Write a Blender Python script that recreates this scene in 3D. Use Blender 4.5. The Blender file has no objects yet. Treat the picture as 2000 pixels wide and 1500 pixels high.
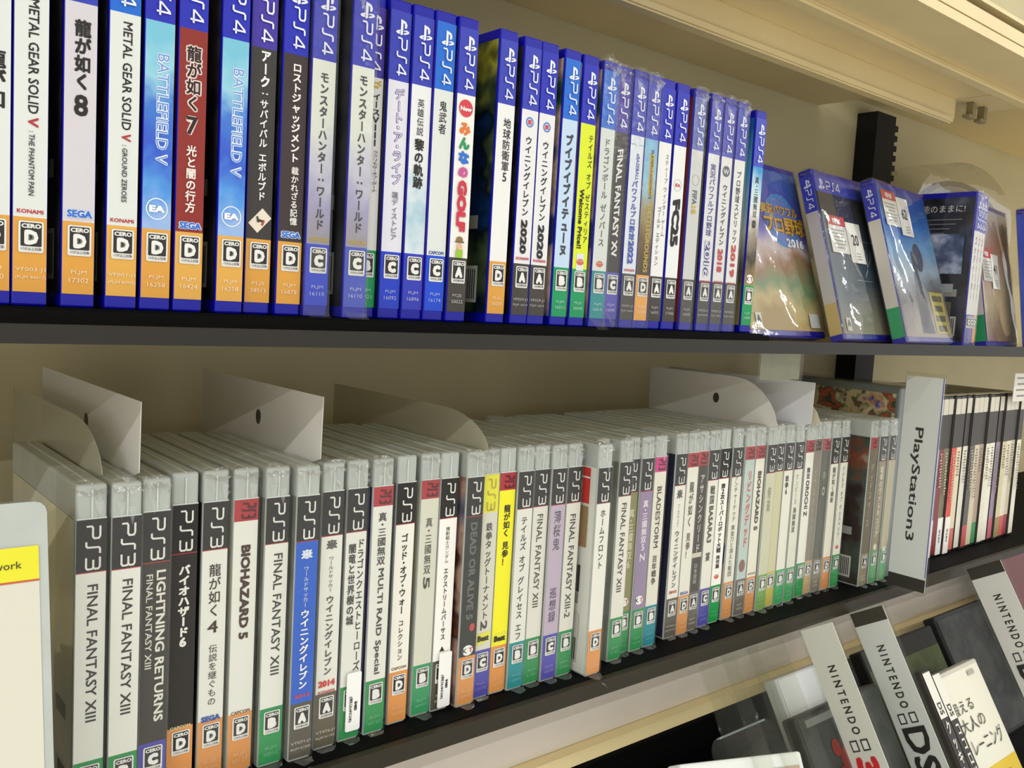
import bpy, bmesh, math, random
from mathutils import Matrix, Vector
random.seed(7)
sc = bpy.context.scene
COL = sc.collection

# ------------------------------------------------------------------ camera, world, lights, exposure
cam_d = bpy.data.cameras.new('camera'); cam_d.sensor_width = 36.0
cam_d.lens = 1774.763 / 2000.0 * 36.0; cam_d.clip_start = 0.01
cam = bpy.data.objects.new('camera', cam_d); COL.objects.link(cam)
RIGHT = (0.76597, -0.64039, 0.05651); FWD = (0.64274, 0.76101, -0.08801); UP = (0.01336, 0.10373, 0.99452)
cam.matrix_world = Matrix(((RIGHT[0], UP[0], -FWD[0], 0.004717), (RIGHT[1], UP[1], -FWD[1], -0.424926),
                           (RIGHT[2], UP[2], -FWD[2], 0.012541), (0, 0, 0, 1)))
sc.camera = cam
w = bpy.data.worlds.new('world'); sc.world = w; w.use_nodes = True
w.node_tree.nodes['Background'].inputs[0].default_value = (1.0, 0.99, 0.965, 1)
w.node_tree.nodes['Background'].inputs[1].default_value = 1.15
LAMPS = [(x, y) for y in (-0.85, -1.9, -3.8) for x in (-4.5, -2.9, -1.3, 0.3, 1.9, 3.5, 5.1)]
for k, (lx, ly) in enumerate(LAMPS):
    ld = bpy.data.lights.new('ceiling_lamp_light', 'AREA'); ld.shape = 'RECTANGLE'; ld.size = 1.2; ld.size_y = 0.05
    ld.energy = (3.5 if lx < 3 else 9) if ly > -1 else (60 if lx < -1.4 else (5 if lx < 3 else 12)); ld.color = (1.0, 0.99, 0.965)
    lo = bpy.data.objects.new('ceiling_lamp_light', ld); COL.objects.link(lo); lo.location = (lx, ly, 1.30)
sc.view_settings.view_transform = 'Standard'; sc.view_settings.look = 'None'
sc.view_settings.gamma = 1.0; sc.view_settings.use_curve_mapping = False
sc.view_settings.exposure = -0.2
sc.cycles.transparent_max_bounces = 18
sc.cycles.adaptive_threshold = 0.1; sc.cycles.caustics_reflective = False; sc.cycles.caustics_refractive = False; sc.cycles.max_bounces = 5; sc.cycles.diffuse_bounces = 3; sc.cycles.glossy_bounces = 2

# ------------------------------------------------------------------ materials
def lin(c):
    def f(v):
        v /= 255.0
        return v / 12.92 if v <= 0.04045 else ((v + 0.055) / 1.055) ** 2.4
    return (f(c[0]), f(c[1]), f(c[2]), 1.0)
MC = {}
def mat(c, rough=0.4, spec=0.4, noise=0.0, scale=60.0, metallic=0.0, bump=0.0, name='paint'):
    key = (tuple(c), rough, spec, noise, scale, metallic, bump)
    if key in MC: return MC[key]
    m = bpy.data.materials.new(name); m.use_nodes = True; nt = m.node_tree; b = nt.nodes['Principled BSDF']
    b.inputs['Base Color'].default_value = lin(c); b.inputs['Roughness'].default_value = rough
    b.inputs['Specular IOR Level'].default_value = spec; b.inputs['Metallic'].default_value = metallic
    if noise or bump:
        tc = nt.nodes.new('ShaderNodeTexCoord'); n = nt.nodes.new('ShaderNodeTexNoise')
        n.inputs['Scale'].default_value = scale; n.inputs['Detail'].default_value = 4
        nt.links.new(tc.outputs['Object'], n.inputs['Vector'])
        if noise:
            mx = nt.nodes.new('ShaderNodeMix'); mx.data_type = 'RGBA'
            mx.inputs['A'].default_value = lin([v * (1 - noise) for v in c]); mx.inputs['B'].default_value = lin([min(255, v * (1 + noise)) for v in c])
            nt.links.new(n.outputs['Fac'], mx.inputs['Factor']); nt.links.new(mx.outputs['Result'], b.inputs['Base Color'])
        if bump:
            bp = nt.nodes.new('ShaderNodeBump'); bp.inputs['Strength'].default_value = bump; bp.inputs['Distance'].default_value = 0.002
            nt.links.new(n.outputs['Fac'], bp.inputs['Height']); nt.links.new(bp.outputs['Normal'], b.inputs['Normal'])
    MC[key] = m
    return m
def art(name, cols, scale=14.0, rough=0.35, stretch=(1, 1, 1), detail=3.0, lo=0.3, hi=0.7, axis=None, rng=(0, 1)):
    """printed artwork: noise (or noise along an axis) through a colour ramp"""
    if name in MC: return MC[name]
    m = bpy.data.materials.new(name); m.use_nodes = True; nt = m.node_tree; b = nt.nodes['Principled BSDF']
    b.inputs['Roughness'].default_value = rough; b.inputs['Specular IOR Level'].default_value = 0.2
    tc = nt.nodes.new('ShaderNodeTexCoord'); mp = nt.nodes.new('ShaderNodeMapping'); mp.inputs['Scale'].default_value = stretch
    n = nt.nodes.new('ShaderNodeTexNoise'); n.inputs['Scale'].default_value = scale; n.inputs['Detail'].default_value = detail
    nt.links.new(tc.outputs['Object'], mp.inputs['Vector']); nt.links.new(mp.outputs['Vector'], n.inputs['Vector'])
    fac = n.outputs['Fac']
    if axis is not None:
        sp = nt.nodes.new('ShaderNodeSeparateXYZ'); nt.links.new(tc.outputs['Object'], sp.inputs[0])
        mr = nt.nodes.new('ShaderNodeMapRange'); mr.inputs['From Min'].default_value = rng[0]; mr.inputs['From Max'].default_value = rng[1]
        nt.links.new(sp.outputs[axis], mr.inputs['Value'])
        ma = nt.nodes.new('ShaderNodeMath'); ma.operation = 'MULTIPLY_ADD'; ma.inputs[1].default_value = 0.55; ma.inputs[2].default_value = -0.27
        nt.links.new(fac, ma.inputs[0])
        ad = nt.nodes.new('ShaderNodeMath'); ad.operation = 'ADD'; nt.links.new(ma.outputs[0], ad.inputs[0]); nt.links.new(mr.outputs[0], ad.inputs[1])
        fac = ad.outputs[0]; lo, hi = 0.0, 1.0
    r = nt.nodes.new('ShaderNodeValToRGB'); el = r.color_ramp.elements
    while len(el) < len(cols): el.new(0.5)
    for k, c in enumerate(cols):
        el[k].position = lo + (hi - lo) * k / max(1, len(cols) - 1); el[k].color = lin(c)
    nt.links.new(fac, r.inputs['Fac']); nt.links.new(r.outputs['Color'], b.inputs['Base Color'])
    MC[name] = m
    return m
def film(name, tint=(1, 1, 1), extra=0.03, rough=0.1, bump=0.35, scale=45.0, diffuse=0.0, dcol=(200, 200, 195)):
    """thin clear plastic: transparent, with a fresnel gloss and wrinkles"""
    if name in MC: return MC[name]
    m = bpy.data.materials.new(name); m.use_nodes = True; nt = m.node_tree; nt.nodes.clear()
    out = nt.nodes.new('ShaderNodeOutputMaterial'); tr = nt.nodes.new('ShaderNodeBsdfTransparent'); tr.inputs[0].default_value = (*tint, 1)
    gl = nt.nodes.new('ShaderNodeBsdfGlossy'); gl.inputs['Roughness'].default_value = rough
    fr = nt.nodes.new('ShaderNodeLayerWeight'); fr.inputs['Blend'].default_value = 0.5
    pw = nt.nodes.new('ShaderNodeMath'); pw.operation = 'POWER'; pw.inputs[1].default_value = 4.0
    ad = nt.nodes.new('ShaderNodeMath'); ad.operation = 'MULTIPLY_ADD'; ad.use_clamp = True; ad.inputs[1].default_value = 0.55; ad.inputs[2].default_value = extra
    mx = nt.nodes.new('ShaderNodeMixShader')
    nt.links.new(fr.outputs['Facing'], pw.inputs[0]); nt.links.new(pw.outputs[0], ad.inputs[0]); nt.links.new(ad.outputs[0], mx.inputs[0])
    base = tr.outputs[0]
    if diffuse:
        df = nt.nodes.new('ShaderNodeBsdfDiffuse'); df.inputs[0].default_value = lin(dcol)
        m2 = nt.nodes.new('ShaderNodeMixShader'); m2.inputs[0].default_value = diffuse
        nt.links.new(tr.outputs[0], m2.inputs[1]); nt.links.new(df.outputs[0], m2.inputs[2]); base = m2.outputs[0]
    nt.links.new(base, mx.inputs[1]); nt.links.new(gl.outputs[0], mx.inputs[2]); nt.links.new(mx.outputs[0], out.inputs[0])
    if bump:
        tc = nt.nodes.new('ShaderNodeTexCoord'); n = nt.nodes.new('ShaderNodeTexNoise'); n.inputs['Scale'].default_value = scale; n.inputs['Detail'].default_value = 3
        oi = nt.nodes.new('ShaderNodeObjectInfo'); va = nt.nodes.new('ShaderNodeVectorMath'); va.operation = 'ADD'
        nt.links.new(tc.outputs['Object'], va.inputs[0]); nt.links.new(oi.outputs['Location'], va.inputs[1])
        nt.links.new(va.outputs[0], n.inputs['Vector'])
        bp = nt.nodes.new('ShaderNodeBump'); bp.inputs['Strength'].default_value = bump; bp.inputs['Distance'].default_value = 0.004
        nt.links.new(n.outputs['Fac'], bp.inputs['Height']); nt.links.new(bp.outputs['Normal'], gl.inputs['Normal'])
    MC[name] = m
    return m
FILM = film('shrink_film', (0.985, 0.988, 0.98), 0.035, 0.12, 0.35, 50.0, diffuse=0.03)
SLEEVE = film('poly_sleeve', (0.985, 0.988, 0.98), 0.022, 0.09, 0.4, 40.0, diffuse=0.018, dcol=(226, 228, 222))
FOLD = film('film_fold', (0.98, 0.98, 0.975), 0.17, 0.14, 0.8, 90.0, diffuse=0.05, dcol=(230, 232, 228))
ACRYL = film('clear_acrylic', (0.97, 0.975, 0.96), 0.005, 0.04, 0.0, diffuse=0.015)
CLEARCASE = mat((180, 186, 180), 0.14, 0.6, 0.06, 40.0, name='clear_case_plastic')
BLUESHELL = mat((7, 10, 158), 0.3, 0.4, name='blue_plastic')
BLACKSHELL = mat((34, 31, 28), 0.3, 0.5, name='black_plastic')
CREAM = mat((230, 211, 160), 0.45, 0.35, 0.05, 9.0, bump=0.03, name='cream_enamel')
PANEL = mat((208, 197, 156), 0.55, 0.25, 0.05, 7.0, bump=0.03, name='back_panel_enamel')
LIPM = mat((36, 33, 27), 0.5, 0.35, 0.08, 30.0, name='shelf_edge_enamel')
BLACK = mat((5, 5, 5), 0.7, 0.1, 0.15, 50.0, name='black_mat')
BLKPOST = mat((6, 6, 6), 0.55, 0.3, name='black_post')
WHITE = mat((232, 232, 226), 0.4, name='white_print')
MATS = {
 'sky': art('sky_print', [(120, 190, 214), (150, 205, 222), (70, 120, 205), (60, 92, 200), (84, 150, 222), (150, 180, 226)], 60, axis=2, rng=(0.128, 0.036)),
 'mhw': art('mist_print', [(222, 226, 214), (218, 222, 212), (196, 196, 210), (160, 156, 190), (150, 144, 150)], 70, axis=2, rng=(0.12, 0.037)),
 'ice': art('ice_print', [(228, 230, 230), (228, 230, 230), (222, 228, 230), (168, 200, 214), (214, 224, 228)], 110, axis=2, rng=(0.13, 0.036)),
 'field': art('scenery_print', [(110, 170, 214), (150, 196, 222), (160, 150, 110), (110, 84, 52), (74, 60, 38)], 70, axis=2, rng=(0.128, 0.036)),
 'coast': art('coast_print', [(60, 150, 206), (190, 220, 226), (222, 222, 214), (150, 140, 124), (70, 66, 58), (176, 156, 96)], 40, axis=2, rng=(0.128, 0.036)),
}
ARTS = {
 'dark': art('cover_dark', [(10, 10, 14), (24, 24, 32), (52, 50, 54), (16, 22, 44)], 26), 'red': art('cover_red', [(70, 12, 14), (120, 24, 26), (40, 10, 12)], 20),
 'green': art('cover_green', [(16, 24, 18), (44, 70, 36), (110, 120, 60), (12, 14, 30)], 24), 'field': art('cover_field', [(14, 40, 80), (12, 20, 26), (60, 74, 48), (150, 150, 50), (20, 20, 16)], 22, lo=.36, hi=.68),
 'photo': art('cover_photo', [(60, 34, 30), (40, 60, 120), (200, 170, 150), (46, 90, 60), (30, 24, 40)], 24), 'white': art('cover_white', [(214, 216, 212), (180, 184, 184)], 10),
 'coast': art('cover_coast', [(30, 90, 170), (90, 170, 205), (190, 200, 190), (80, 76, 66), (150, 130, 70)], 16, axis=2, rng=(0.16, 0.01)),
 'cream': art('cover_cream', [(220, 214, 168), (206, 204, 186), (190, 190, 160)], 14), 'grey': art('cover_grey', [(150, 152, 142), (120, 122, 112), (176, 176, 164)], 16),
 'violet': art('cover_violet', [(62, 40, 120), (40, 30, 90), (110, 90, 160)], 16), 'redart': art('cover_redart', [(60, 16, 16), (150, 40, 34), (40, 50, 96), (190, 150, 90)], 26),
 'figure': art('cover_figure', [(140, 66, 30), (60, 30, 24), (190, 150, 130), (120, 116, 130), (70, 62, 70)], 26), 'flag': mat((222, 222, 212), 0.4, name='cover_flag'),
 'navy': art('cover_navy', [(26, 22, 60), (30, 34, 60), (60, 64, 80)], 18), 'night': art('cover_night', [(20, 18, 18), (44, 30, 24), (60, 70, 60), (120, 60, 30), (150, 150, 140)], 26),
}

# ------------------------------------------------------------------ mesh helpers
class MB:
    def __init__(s): s.v = []; s.f = []; s.mi = []; s.mats = []
    def m(s, material):
        if material not in s.mats: s.mats.append(material)
        return s.mats.index(material)
    def poly(s, pts, material):
        n = len(s.v); s.v += [tuple(p) for p in pts]; s.f.append(tuple(range(n, n + len(pts)))); s.mi.append(s.m(material))
    def add(s, vs, fs, material):
        n = len(s.v); k = s.m(material); s.v += [tuple(p) for p in vs]
        for f in fs: s.f.append(tuple(i + n for i in f)); s.mi.append(k)
    def box(s, x0, x1, y0, y1, z0, z1, material):
        vs = [(x, y, z) for z in (z0, z1) for y in (y0, y1) for x in (x0, x1)]
        s.add(vs, [(0, 2, 3, 1), (4, 5, 7, 6), (0, 1, 5, 4), (2, 6, 7, 3), (0, 4, 6, 2), (1, 3, 7, 5)], material)
    def mesh(s, name, smooth=False):
        me = bpy.data.meshes.new(name); me.from_pydata(s.v, [], s.f)
        for mt in s.mats: me.materials.append(mt)
        me.polygons.foreach_set('material_index', s.mi)
        if smooth: me.polygons.foreach_set('use_smooth', [True] * len(s.f))
        me.update(); return me
    def build(s, name, parent=None, smooth=False): return link(name, s.mesh(name, smooth), parent)
def link(name, data, parent=None):
    o = bpy.data.objects.new(name, data); COL.objects.link(o)
    if parent is not None: o.parent = parent
    return o
def tag(o, label=None, cat=None, group=None, kind=None):
    if label: o['label'] = label
    if cat: o['category'] = cat
    if group: o['group'] = group
    if kind: o['kind'] = kind
    return o
def thing(name, label, cat, mw=None, group=None):
    o = bpy.data.objects.new(name, None); o.empty_display_size = 0.02; COL.objects.link(o)
    if mw is not None: o.matrix_world = mw
    return tag(o, label, cat, group)
def T(x, y, z): return Matrix.Translation((x, y, z))
def rbox(name, x0, x1, y0, y1, z0, z1, r, material, sel=None, seg=2):
    bm = bmesh.new(); bmesh.ops.create_cube(bm, size=1.0)
    for v in bm.verts: v.co = ((x0 + x1) / 2 + v.co.x * (x1 - x0), (y0 + y1) / 2 + v.co.y * (y1 - y0), (z0 + z1) / 2 + v.co.z * (z1 - z0))
    es = [e for e in bm.edges if sel is None or sel((e.verts[0].co + e.verts[1].co) / 2, e.verts[1].co - e.verts[0].co)]
    bmesh.ops.bevel(bm, geom=es, offset=r, segments=seg, affect='EDGES', profile=0.5)
    me = bpy.data.meshes.new(name); bm.to_mesh(me); bm.free(); me.materials.append(material); return me
# ---- lettering
GC = {}
def glyphs(text, bold=0.0, res=2):
    bold = max(0.0, bold); key = (text, round(bold, 3))
    if key not in GC:
        c = bpy.data.curves.new('lettering', 'FONT'); c.body = text; c.size = 1.0; c.resolution_u = res; c.fill_mode = 'FRONT'
        o = bpy.data.objects.new('lettering', c); COL.objects.link(o)
        me = bpy.data.meshes.new_from_object(o)
        vs = [(v.co.x, v.co.y) for v in me.vertices]; fs = [tuple(p.vertices) for p in me.polygons]
        bpy.data.objects.remove(o); bpy.data.curves.remove(c); bpy.data.meshes.remove(me)
        if bold > 0.004:   # heavier weight: the same glyph struck several times, slightly shifted
            n = len(vs); V = []; F = []
            sh = [(-1, -1), (1, -1), (1, 1), (-1, 1)] + ([(0, 1.3), (0, -1.3), (1.3, 0), (-1.3, 0)] if bold > 0.045 else [])
            for q, (dx, dy) in enumerate(sh):
                V += [(x + dx * bold * 0.8, y + dy * bold * 0.8, q) for x, y in vs]; F += [tuple(i + q * n for i in f) for f in fs]
            vs, fs = V, F
        GC[key] = (vs, fs)
    return GC[key]
ROT = set('ー:：-~〜')
NARROW = set('・')
class Spine:
    """draws print on a plane: s to the right, t downward (metres), onto mb at y=-eps; origin top-left"""
    def __init__(s, mb, x0, ztop, width, eps=0.00035, fn=None):
        s.mb = mb; s.x0 = x0; s.zt = ztop; s.w = width; s.e = eps; s.fn = fn
    def P(s, a, t): return s.fn(a, t, s.e) if s.fn else (s.x0 + a, -s.e, s.zt - t)
    def bump(s): s.e += 0.00013
    def put(s, vs, fs, f, color):
        e0 = s.e; out = []
        for v in vs:
            s.e = e0 + (v[2] * 1.2e-5 if len(v) > 2 else 0.0); out.append(s.P(*f(v[0], v[1])))
        s.e = e0; s.mb.add(out, fs, mat(color) if isinstance(color, tuple) else color)
    def vtext(s, text, t0, t1, c, wd, color, bold):
        n = sum(0.5 if ch == ' ' else (0.6 if ch in NARROW else 1.0) for ch in text); cell = (t1 - t0) / n; t = t0; wd = wd * s.w
        for ch in text:
            h = cell * (0.5 if ch == ' ' else (0.6 if ch in NARROW else 1.0))
            if ch != ' ':
                vs, fs = glyphs(ch, bold); cx = c * s.w; cy = t + h / 2; hh = cell * 0.98
                if ord(ch) < 128:
                    mx = [v[0] for v in vs]; my = [v[1] for v in vs]; ox = (min(mx) + max(mx)) / 2; oy = (min(my) + max(my)) / 2; k = 1.2
                else: ox, oy, k = 0.5, 0.38, 1.0
                if ch in ROT: f = lambda x, y: (cx + (y - oy) * wd * k, cy + (x - ox) * hh * k)
                else: f = lambda x, y: (cx + (x - ox) * wd * k, cy - (y - oy) * hh * k)
                s.put(vs, fs, f, color)
            t += h
        s.bump()
    def _fit(s, text, bold):
        vs, fs = glyphs(text, bold); mx = [v[0] for v in vs]; my = [v[1] for v in vs]
        return vs, fs, min(mx), max(mx), min(my), max(my)
    def rtext(s, text, t0, t1, c, ht, color, bold, shear=0.0):
        vs, fs, a, b, d, e = s._fit(text, bold); h = ht * s.w; kx = (t1 - t0) / (b - a); ky = h / (e - d)
        s.put(vs, fs, lambda x, y: (c * s.w - h / 2 + (y - d) * ky, t0 + (x - a) * kx + shear * (0.5 * h - (y - d) * ky)), color); s.bump()
    def htext(s, text, t, c, wd, h, color, bold):
        vs, fs, a, b, d, e = s._fit(text, bold); W = wd * s.w; kx = W / (b - a); ky = h / (e - d)
        s.put(vs, fs, lambda x, y: (c * s.w - W / 2 + (x - a) * kx, t + h / 2 - (y - d) * ky), color); s.bump()
    def rect(s, t, c, h, wd, color, ang=0.0):
        ca, sa = math.cos(ang), math.sin(ang)
        q = [(-wd / 2, -h / 2), (wd / 2, -h / 2), (wd / 2, h / 2), (-wd / 2, h / 2)]
        s.mb.poly([s.P(c * s.w + x * ca - y * sa, t + x * sa + y * ca) for x, y in q], mat(color) if isinstance(color, tuple) else color); s.bump()
    def disc(s, t, c, r, color, sy=1.0, n=20):
        s.mb.poly([s.P(c * s.w + r * math.cos(k * 2 * math.pi / n), t + r * sy * math.sin(k * 2 * math.pi / n)) for k in range(n)], mat(color)); s.bump()
    def ring(s, t, c, r, th, color, n=24):
        vs = []; fs = []
        for k in range(n):
            a = k * 2 * math.pi / n; vs += [(r * math.cos(a), r * math.sin(a)), ((r - th) * math.cos(a), (r - th) * math.sin(a))]
            j = (k + 1) % n; fs.append((2 * k, 2 * j, 2 * j + 1, 2 * k + 1))
        s.put(vs, fs, lambda x, y: (c * s.w + x, t + y), color); s.bump()
    def pts(s, pts, color):
        s.mb.poly([s.P(a, t) for a, t in pts], mat(color) if isinstance(color, tuple) else color); s.bump()
    def stroke(s, pts, th, f, color):
        V = []
        for k, p in enumerate(pts):
            a = pts[max(0, k - 1)]; b = pts[min(len(pts) - 1, k + 1)]
            d1 = Vector((p[0] - a[0], p[1] - a[1])); d2 = Vector((b[0] - p[0], b[1] - p[1]))
            if d1.length < 1e-9: d1 = d2
            if d2.length < 1e-9: d2 = d1
            d1.normalize(); d2.normalize(); n1 = Vector((-d1.y, d1.x)); n2 = Vector((-d2.y, d2.x)); nn = (n1 + n2)
            nn.normalize(); L = min(1.6, 1.0 / max(0.5, nn.dot(n1))) * th / 2
            V += [(p[0] + nn.x * L, p[1] + nn.y * L), (p[0] - nn.x * L, p[1] - nn.y * L)]
        F = [(2 * k, 2 * k + 1, 2 * k + 3, 2 * k + 2) for k in range(len(pts) - 1)]
        s.put(V, F, f, color)
LP = [[(0, 1), (.82, 1), (1, .9), (1, .58), (.84, .47), (.14, .47), (0, .38), (0, 0)]]
LS = [[(1, 1), (.62, 1), (.5, .9), (.46, .1), (.34, 0), (0, 0)]]
L4 = [[(.72, 0), (.72, 1), (.62, .98), (0, .34), (0, .26), (1, .26)]]
L3 = [[(.05, 1), (.85, 1), (1, .9), (1, .62), (.86, .52), (.25, .52)], [(.86, .52), (1, .42), (1, .1), (.85, 0), (.05, 0)]]
def console_word(sp, digit, t0, t1, c, ht, color, down=True, s0=0.0):
    """the angular PS3 / PS4 wordmark"""
    L = (t1 - t0) / 3.5; h = ht
    for k, g in enumerate((LP, LS, L4 if digit == 4 else L3)):
        a0 = t0 + k * L * 1.25
        for st in g:
            if down: sp.stroke([(x * L, y * h) for x, y in st], h * 0.15, lambda x, y: (c - h / 2 + y, a0 + x), color)
            else: sp.stroke([(x * L, y * h) for x, y in st], h * 0.15, lambda x, y: (a0 + x, c + h / 2 - y), color)
    sp.bump()
def family_mark(sp, t, c, r, color):
    """standing P over a reclining S"""
    U = lambda pts: [(c + (x - 5) * r / 5, t - (y - 5) * r / 5) for x, y in pts]
    sp.pts(U([(3.7, 0.4), (5.4, 1.0), (5.4, 7.9), (6.2, 7.7), (6.5, 7.0), (6.5, 4.8), (8.0, 5.2), (8.3, 7.2), (7.4, 8.8), (5.6, 9.5), (3.7, 9.9)]), color)
    sp.pts(U([(3.4, 3.6), (1.2, 2.8), (0.2, 2.0), (0.6, 1.3), (2.0, 0.9), (3.4, 1.1), (3.4, 2.0), (2.4, 2.0), (3.4, 2.5)]), color)
    sp.pts(U([(5.8, 0.9), (8.4, 1.7), (9.8, 2.6), (9.4, 3.5), (7.8, 4.0), (5.8, 3.5), (5.8, 2.7), (7.4, 3.1), (8.0, 2.8), (5.8, 1.9)]), color)

# ------------------------------------------------------------------ shared case meshes
W4, D4, H4, I4 = 0.0138, 0.135, 0.171, 0.0128
W3, D3, H3, I3 = 0.0142, 0.135, 0.171, 0.0136
SHELL4 = rbox('case_shell', 0, W4, 0, D4, 0, H4, 0.0011, BLUESHELL, lambda c, d: True, 2)
SHELL3 = rbox('case_shell', 0, W3, 0, D3, 0, H3, 0.0018, CLEARCASE, lambda c, d: True, 4)
def wordmark4():
    mb = MB(); sp = Spine(mb, 0, 0.165, I4, 0.0006); c = (228, 232, 246)
    family_mark(sp, 0.0085, I4 * 0.56, 0.0044, c); console_word(sp, 4, 0.0142, 0.0338, I4 * 0.56, 0.0058, c); return mb.mesh('console_lettering')
def wordmark3(color):
    mb = MB(); sp = Spine(mb, 0, 0.154, I3, 0.0006); console_word(sp, 3, 0.0032, 0.0240, I3 * 0.55, 0.0062, color); return mb.mesh('console_lettering')
def redmark3():
    mb = MB(); sp = Spine(mb, 0, 0.154, I3, 0.0006); console_word(sp, 3, 0.0022, 0.0100, I3 * 0.60, 0.0072, (84, 26, 28)); return mb.mesh('console_lettering')
MARK4 = wordmark4(); MARK3 = wordmark3((224, 224, 216)); MARK3Y = wordmark3((180, 168, 60)); MARK3R = redmark3()
AGE = {'A': '全年齢対象', 'B': '12才以上対象', 'C': '15才以上対象', 'D': '17才以上対象'}
def badge_mesh(letter):
    mb = MB(); sp = Spine(mb, 0, 0, 0.0096, 0.0006); w = mat((228, 228, 222)); k = mat((44, 40, 38))
    def rr(h0, h1, w0, w1, r, m_):
        P = []
        for cx, cy, a0 in ((w1 - r, h0 + r, -90), (w1 - r, h1 - r, 0), (w0 + r, h1 - r, 90), (w0 + r, h0 + r, 180)):
            for q in (0, 45, 90): a = math.radians(a0 + q); P.append(sp.P(cx + r * math.cos(a), cy + r * math.sin(a)))
        mb.poly(P, m_); sp.bump()
    rr(0, 0.0130, 0, 0.0096, 0.0008, w); rr(0.0006, 0.0104, 0.0008, 0.0088, 0.0004, k)
    sp.htext('CERO', 0.0020, 0.5, 0.78, 0.0019, (230, 230, 224), 0.05)
    sp.htext(letter, 0.0067, 0.5, 0.56, 0.0062, (232, 232, 226), 0.11)
    if letter in 'D': sp.htext(letter, 0.0067, 0.5, 0.22, 0.0024, (60, 56, 54), -0.01)
    sp.vtext('', 0, 0.001, 0.5, 0.1, (0, 0, 0), 0) if 0 else None
    sp.htext(AGE[letter], 0.0115, 0.5, 0.82, 0.0013, (96, 92, 88), 0.02)
    return mb.mesh('rating_badge')
BADGE = {l: badge_mesh(l) for l in 'ABCD'}
def sleeve_mesh(W, D, H, seed, flap, ys=(-0.0011, 0.004, 0.02, 0.034)):
    """poly sleeve: slightly loose clear bag, crumpled at the top corners, with a hanging tip at the foot"""
    rnd = random.Random(seed); g = 0.0004; bm = bmesh.new(); j = lambda a: rnd.uniform(-a, a)
    zs = [0.0006, 0.02, 0.06, 0.11, 0.15, H + 0.0006]
    rows = []
    for z in zs:
        rows.append([Vector((-g, y, z)) for y in reversed(ys)] + [Vector((W * 0.5, -0.0013 + j(0.0003), z + j(0.0006)))] + [Vector((W + g, y, z)) for y in ys])
    vs = [[bm.verts.new(p) for p in r] for r in rows]
    for a in range(len(vs) - 1):
        for b in range(len(vs[0]) - 1): bm.faces.new((vs[a][b], vs[a][b + 1], vs[a + 1][b + 1], vs[a + 1][b]))
    top = vs[-1]; n = len(ys)
    mid = [bm.verts.new((W * 0.5 + j(0.001), ys[n - 1 - b] if b else ys[-1], H + 0.0012 + abs(j(0.0016)))) for b in range(n)]
    for b in range(n - 1):
        bm.faces.new((top[b], top[b + 1], mid[b + 1], mid[b])); bm.faces.new((top[2 * n - b], mid[b], mid[b + 1], top[2 * n - 1 - b]))
    bm.faces.new((top[n - 1], top[n], mid[n - 1])); bm.faces.new((top[n], top[n + 1], mid[n - 1]))
    # crumpled folds at the front top edge
    nf = len(bm.faces)
    for q in range(3):
        x = W * rnd.uniform(0.1, 0.8); z = H - rnd.uniform(0.0, 0.012)
        p = [(x, -0.0012, z), (x + rnd.uniform(.002, .004), -0.0024 - abs(j(0.0012)), z - rnd.uniform(0, .003)), (x + rnd.uniform(.001, .003), -0.0012, z - rnd.uniform(.005, .010))]
        bm.faces.new([bm.verts.new(c) for c in p])
    A_ = []; B_ = []
    for q in range(6):
        xx = W * q / 5; A_.append(bm.verts.new((xx, -0.0014 - abs(j(0.0005)), H - 0.0050 + j(0.0016)))); B_.append(bm.verts.new((xx, 0.0030 + j(0.0010), H + 0.0012 + j(0.0007))))
    for q in range(5): bm.faces.new((A_[q], A_[q + 1], B_[q])); bm.faces.new((A_[q + 1], B_[q + 1], B_[q]))
    if flap:
        xa = W * rnd.uniform(0.0, 0.2); xb = W; xt = W * rnd.uniform(0.55, 1.0); h = flap
        A = bm.verts.new((xa, -0.0012, 0.0012)); B = bm.verts.new((xb, -0.0012, 0.0012)); C = bm.verts.new((xt, -0.0105, -h)); Dv = bm.verts.new((W * 0.5, -0.0075, -h * 0.15))
        bm.faces.new((A, Dv, C)); bm.faces.new((Dv, B, C)); bm.faces.new((A, B, Dv))
    bm.faces.ensure_lookup_table()
    for f_ in bm.faces[nf:]: f_.material_index = 1
    me = bpy.data.meshes.new('plastic_sleeve'); bm.to_mesh(me); bm.free(); return me
SL3 = []
for sd in range(5):
    me_ = sleeve_mesh(W3, D3, H3, 30 + sd, (0.003, 0.007, 0.002, 0.010, 0.005)[sd]); me_.materials.append(SLEEVE); me_.materials.append(FOLD); SL3.append(me_)
SL3F = sleeve_mesh(W3, D3, H3, 77, 0.022); SL3F.materials.append(SLEEVE); SL3F.materials.append(FOLD)
SL4 = []
for sd in range(3):
    me_ = sleeve_mesh(W4, D4, H4, 60 + sd, 0); me_.materials.append(FILM); me_.materials.append(FOLD); SL4.append(me_)

# ------------------------------------------------------------------ the setting: shelving
ZL = -0.25454
def struct(name, mb, label, cat): 
    o = mb.build(name); tag(o, label, cat, kind='structure'); return o
X0, X1 = -0.75, 2.6
mb = MB(); mb.box(X0, X1, 0.262, 0.28, -1.30, 0.9, PANEL); struct('wall_back', mb, 'cream enamelled back panel behind all the shelves', 'panel')
mb = MB(); mb.box(-2.6, 4.2, -1.6, 0.6, -1.33, -1.30, mat((222, 214, 196), 0.4, 0.4, 0.08, 3.0, name='vinyl_floor')); struct('floor', mb, 'pale vinyl shop floor in front of the shelving', 'floor')
mb = MB(); mb.box(-6, 7, -5.0, 0.6, 1.36, 1.39, mat((232, 230, 222), 0.7, 0.2, 0.04, 4.0, name='ceiling_board')); struct('ceiling', mb, 'pale ceiling board above the aisle', 'ceiling')
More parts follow.
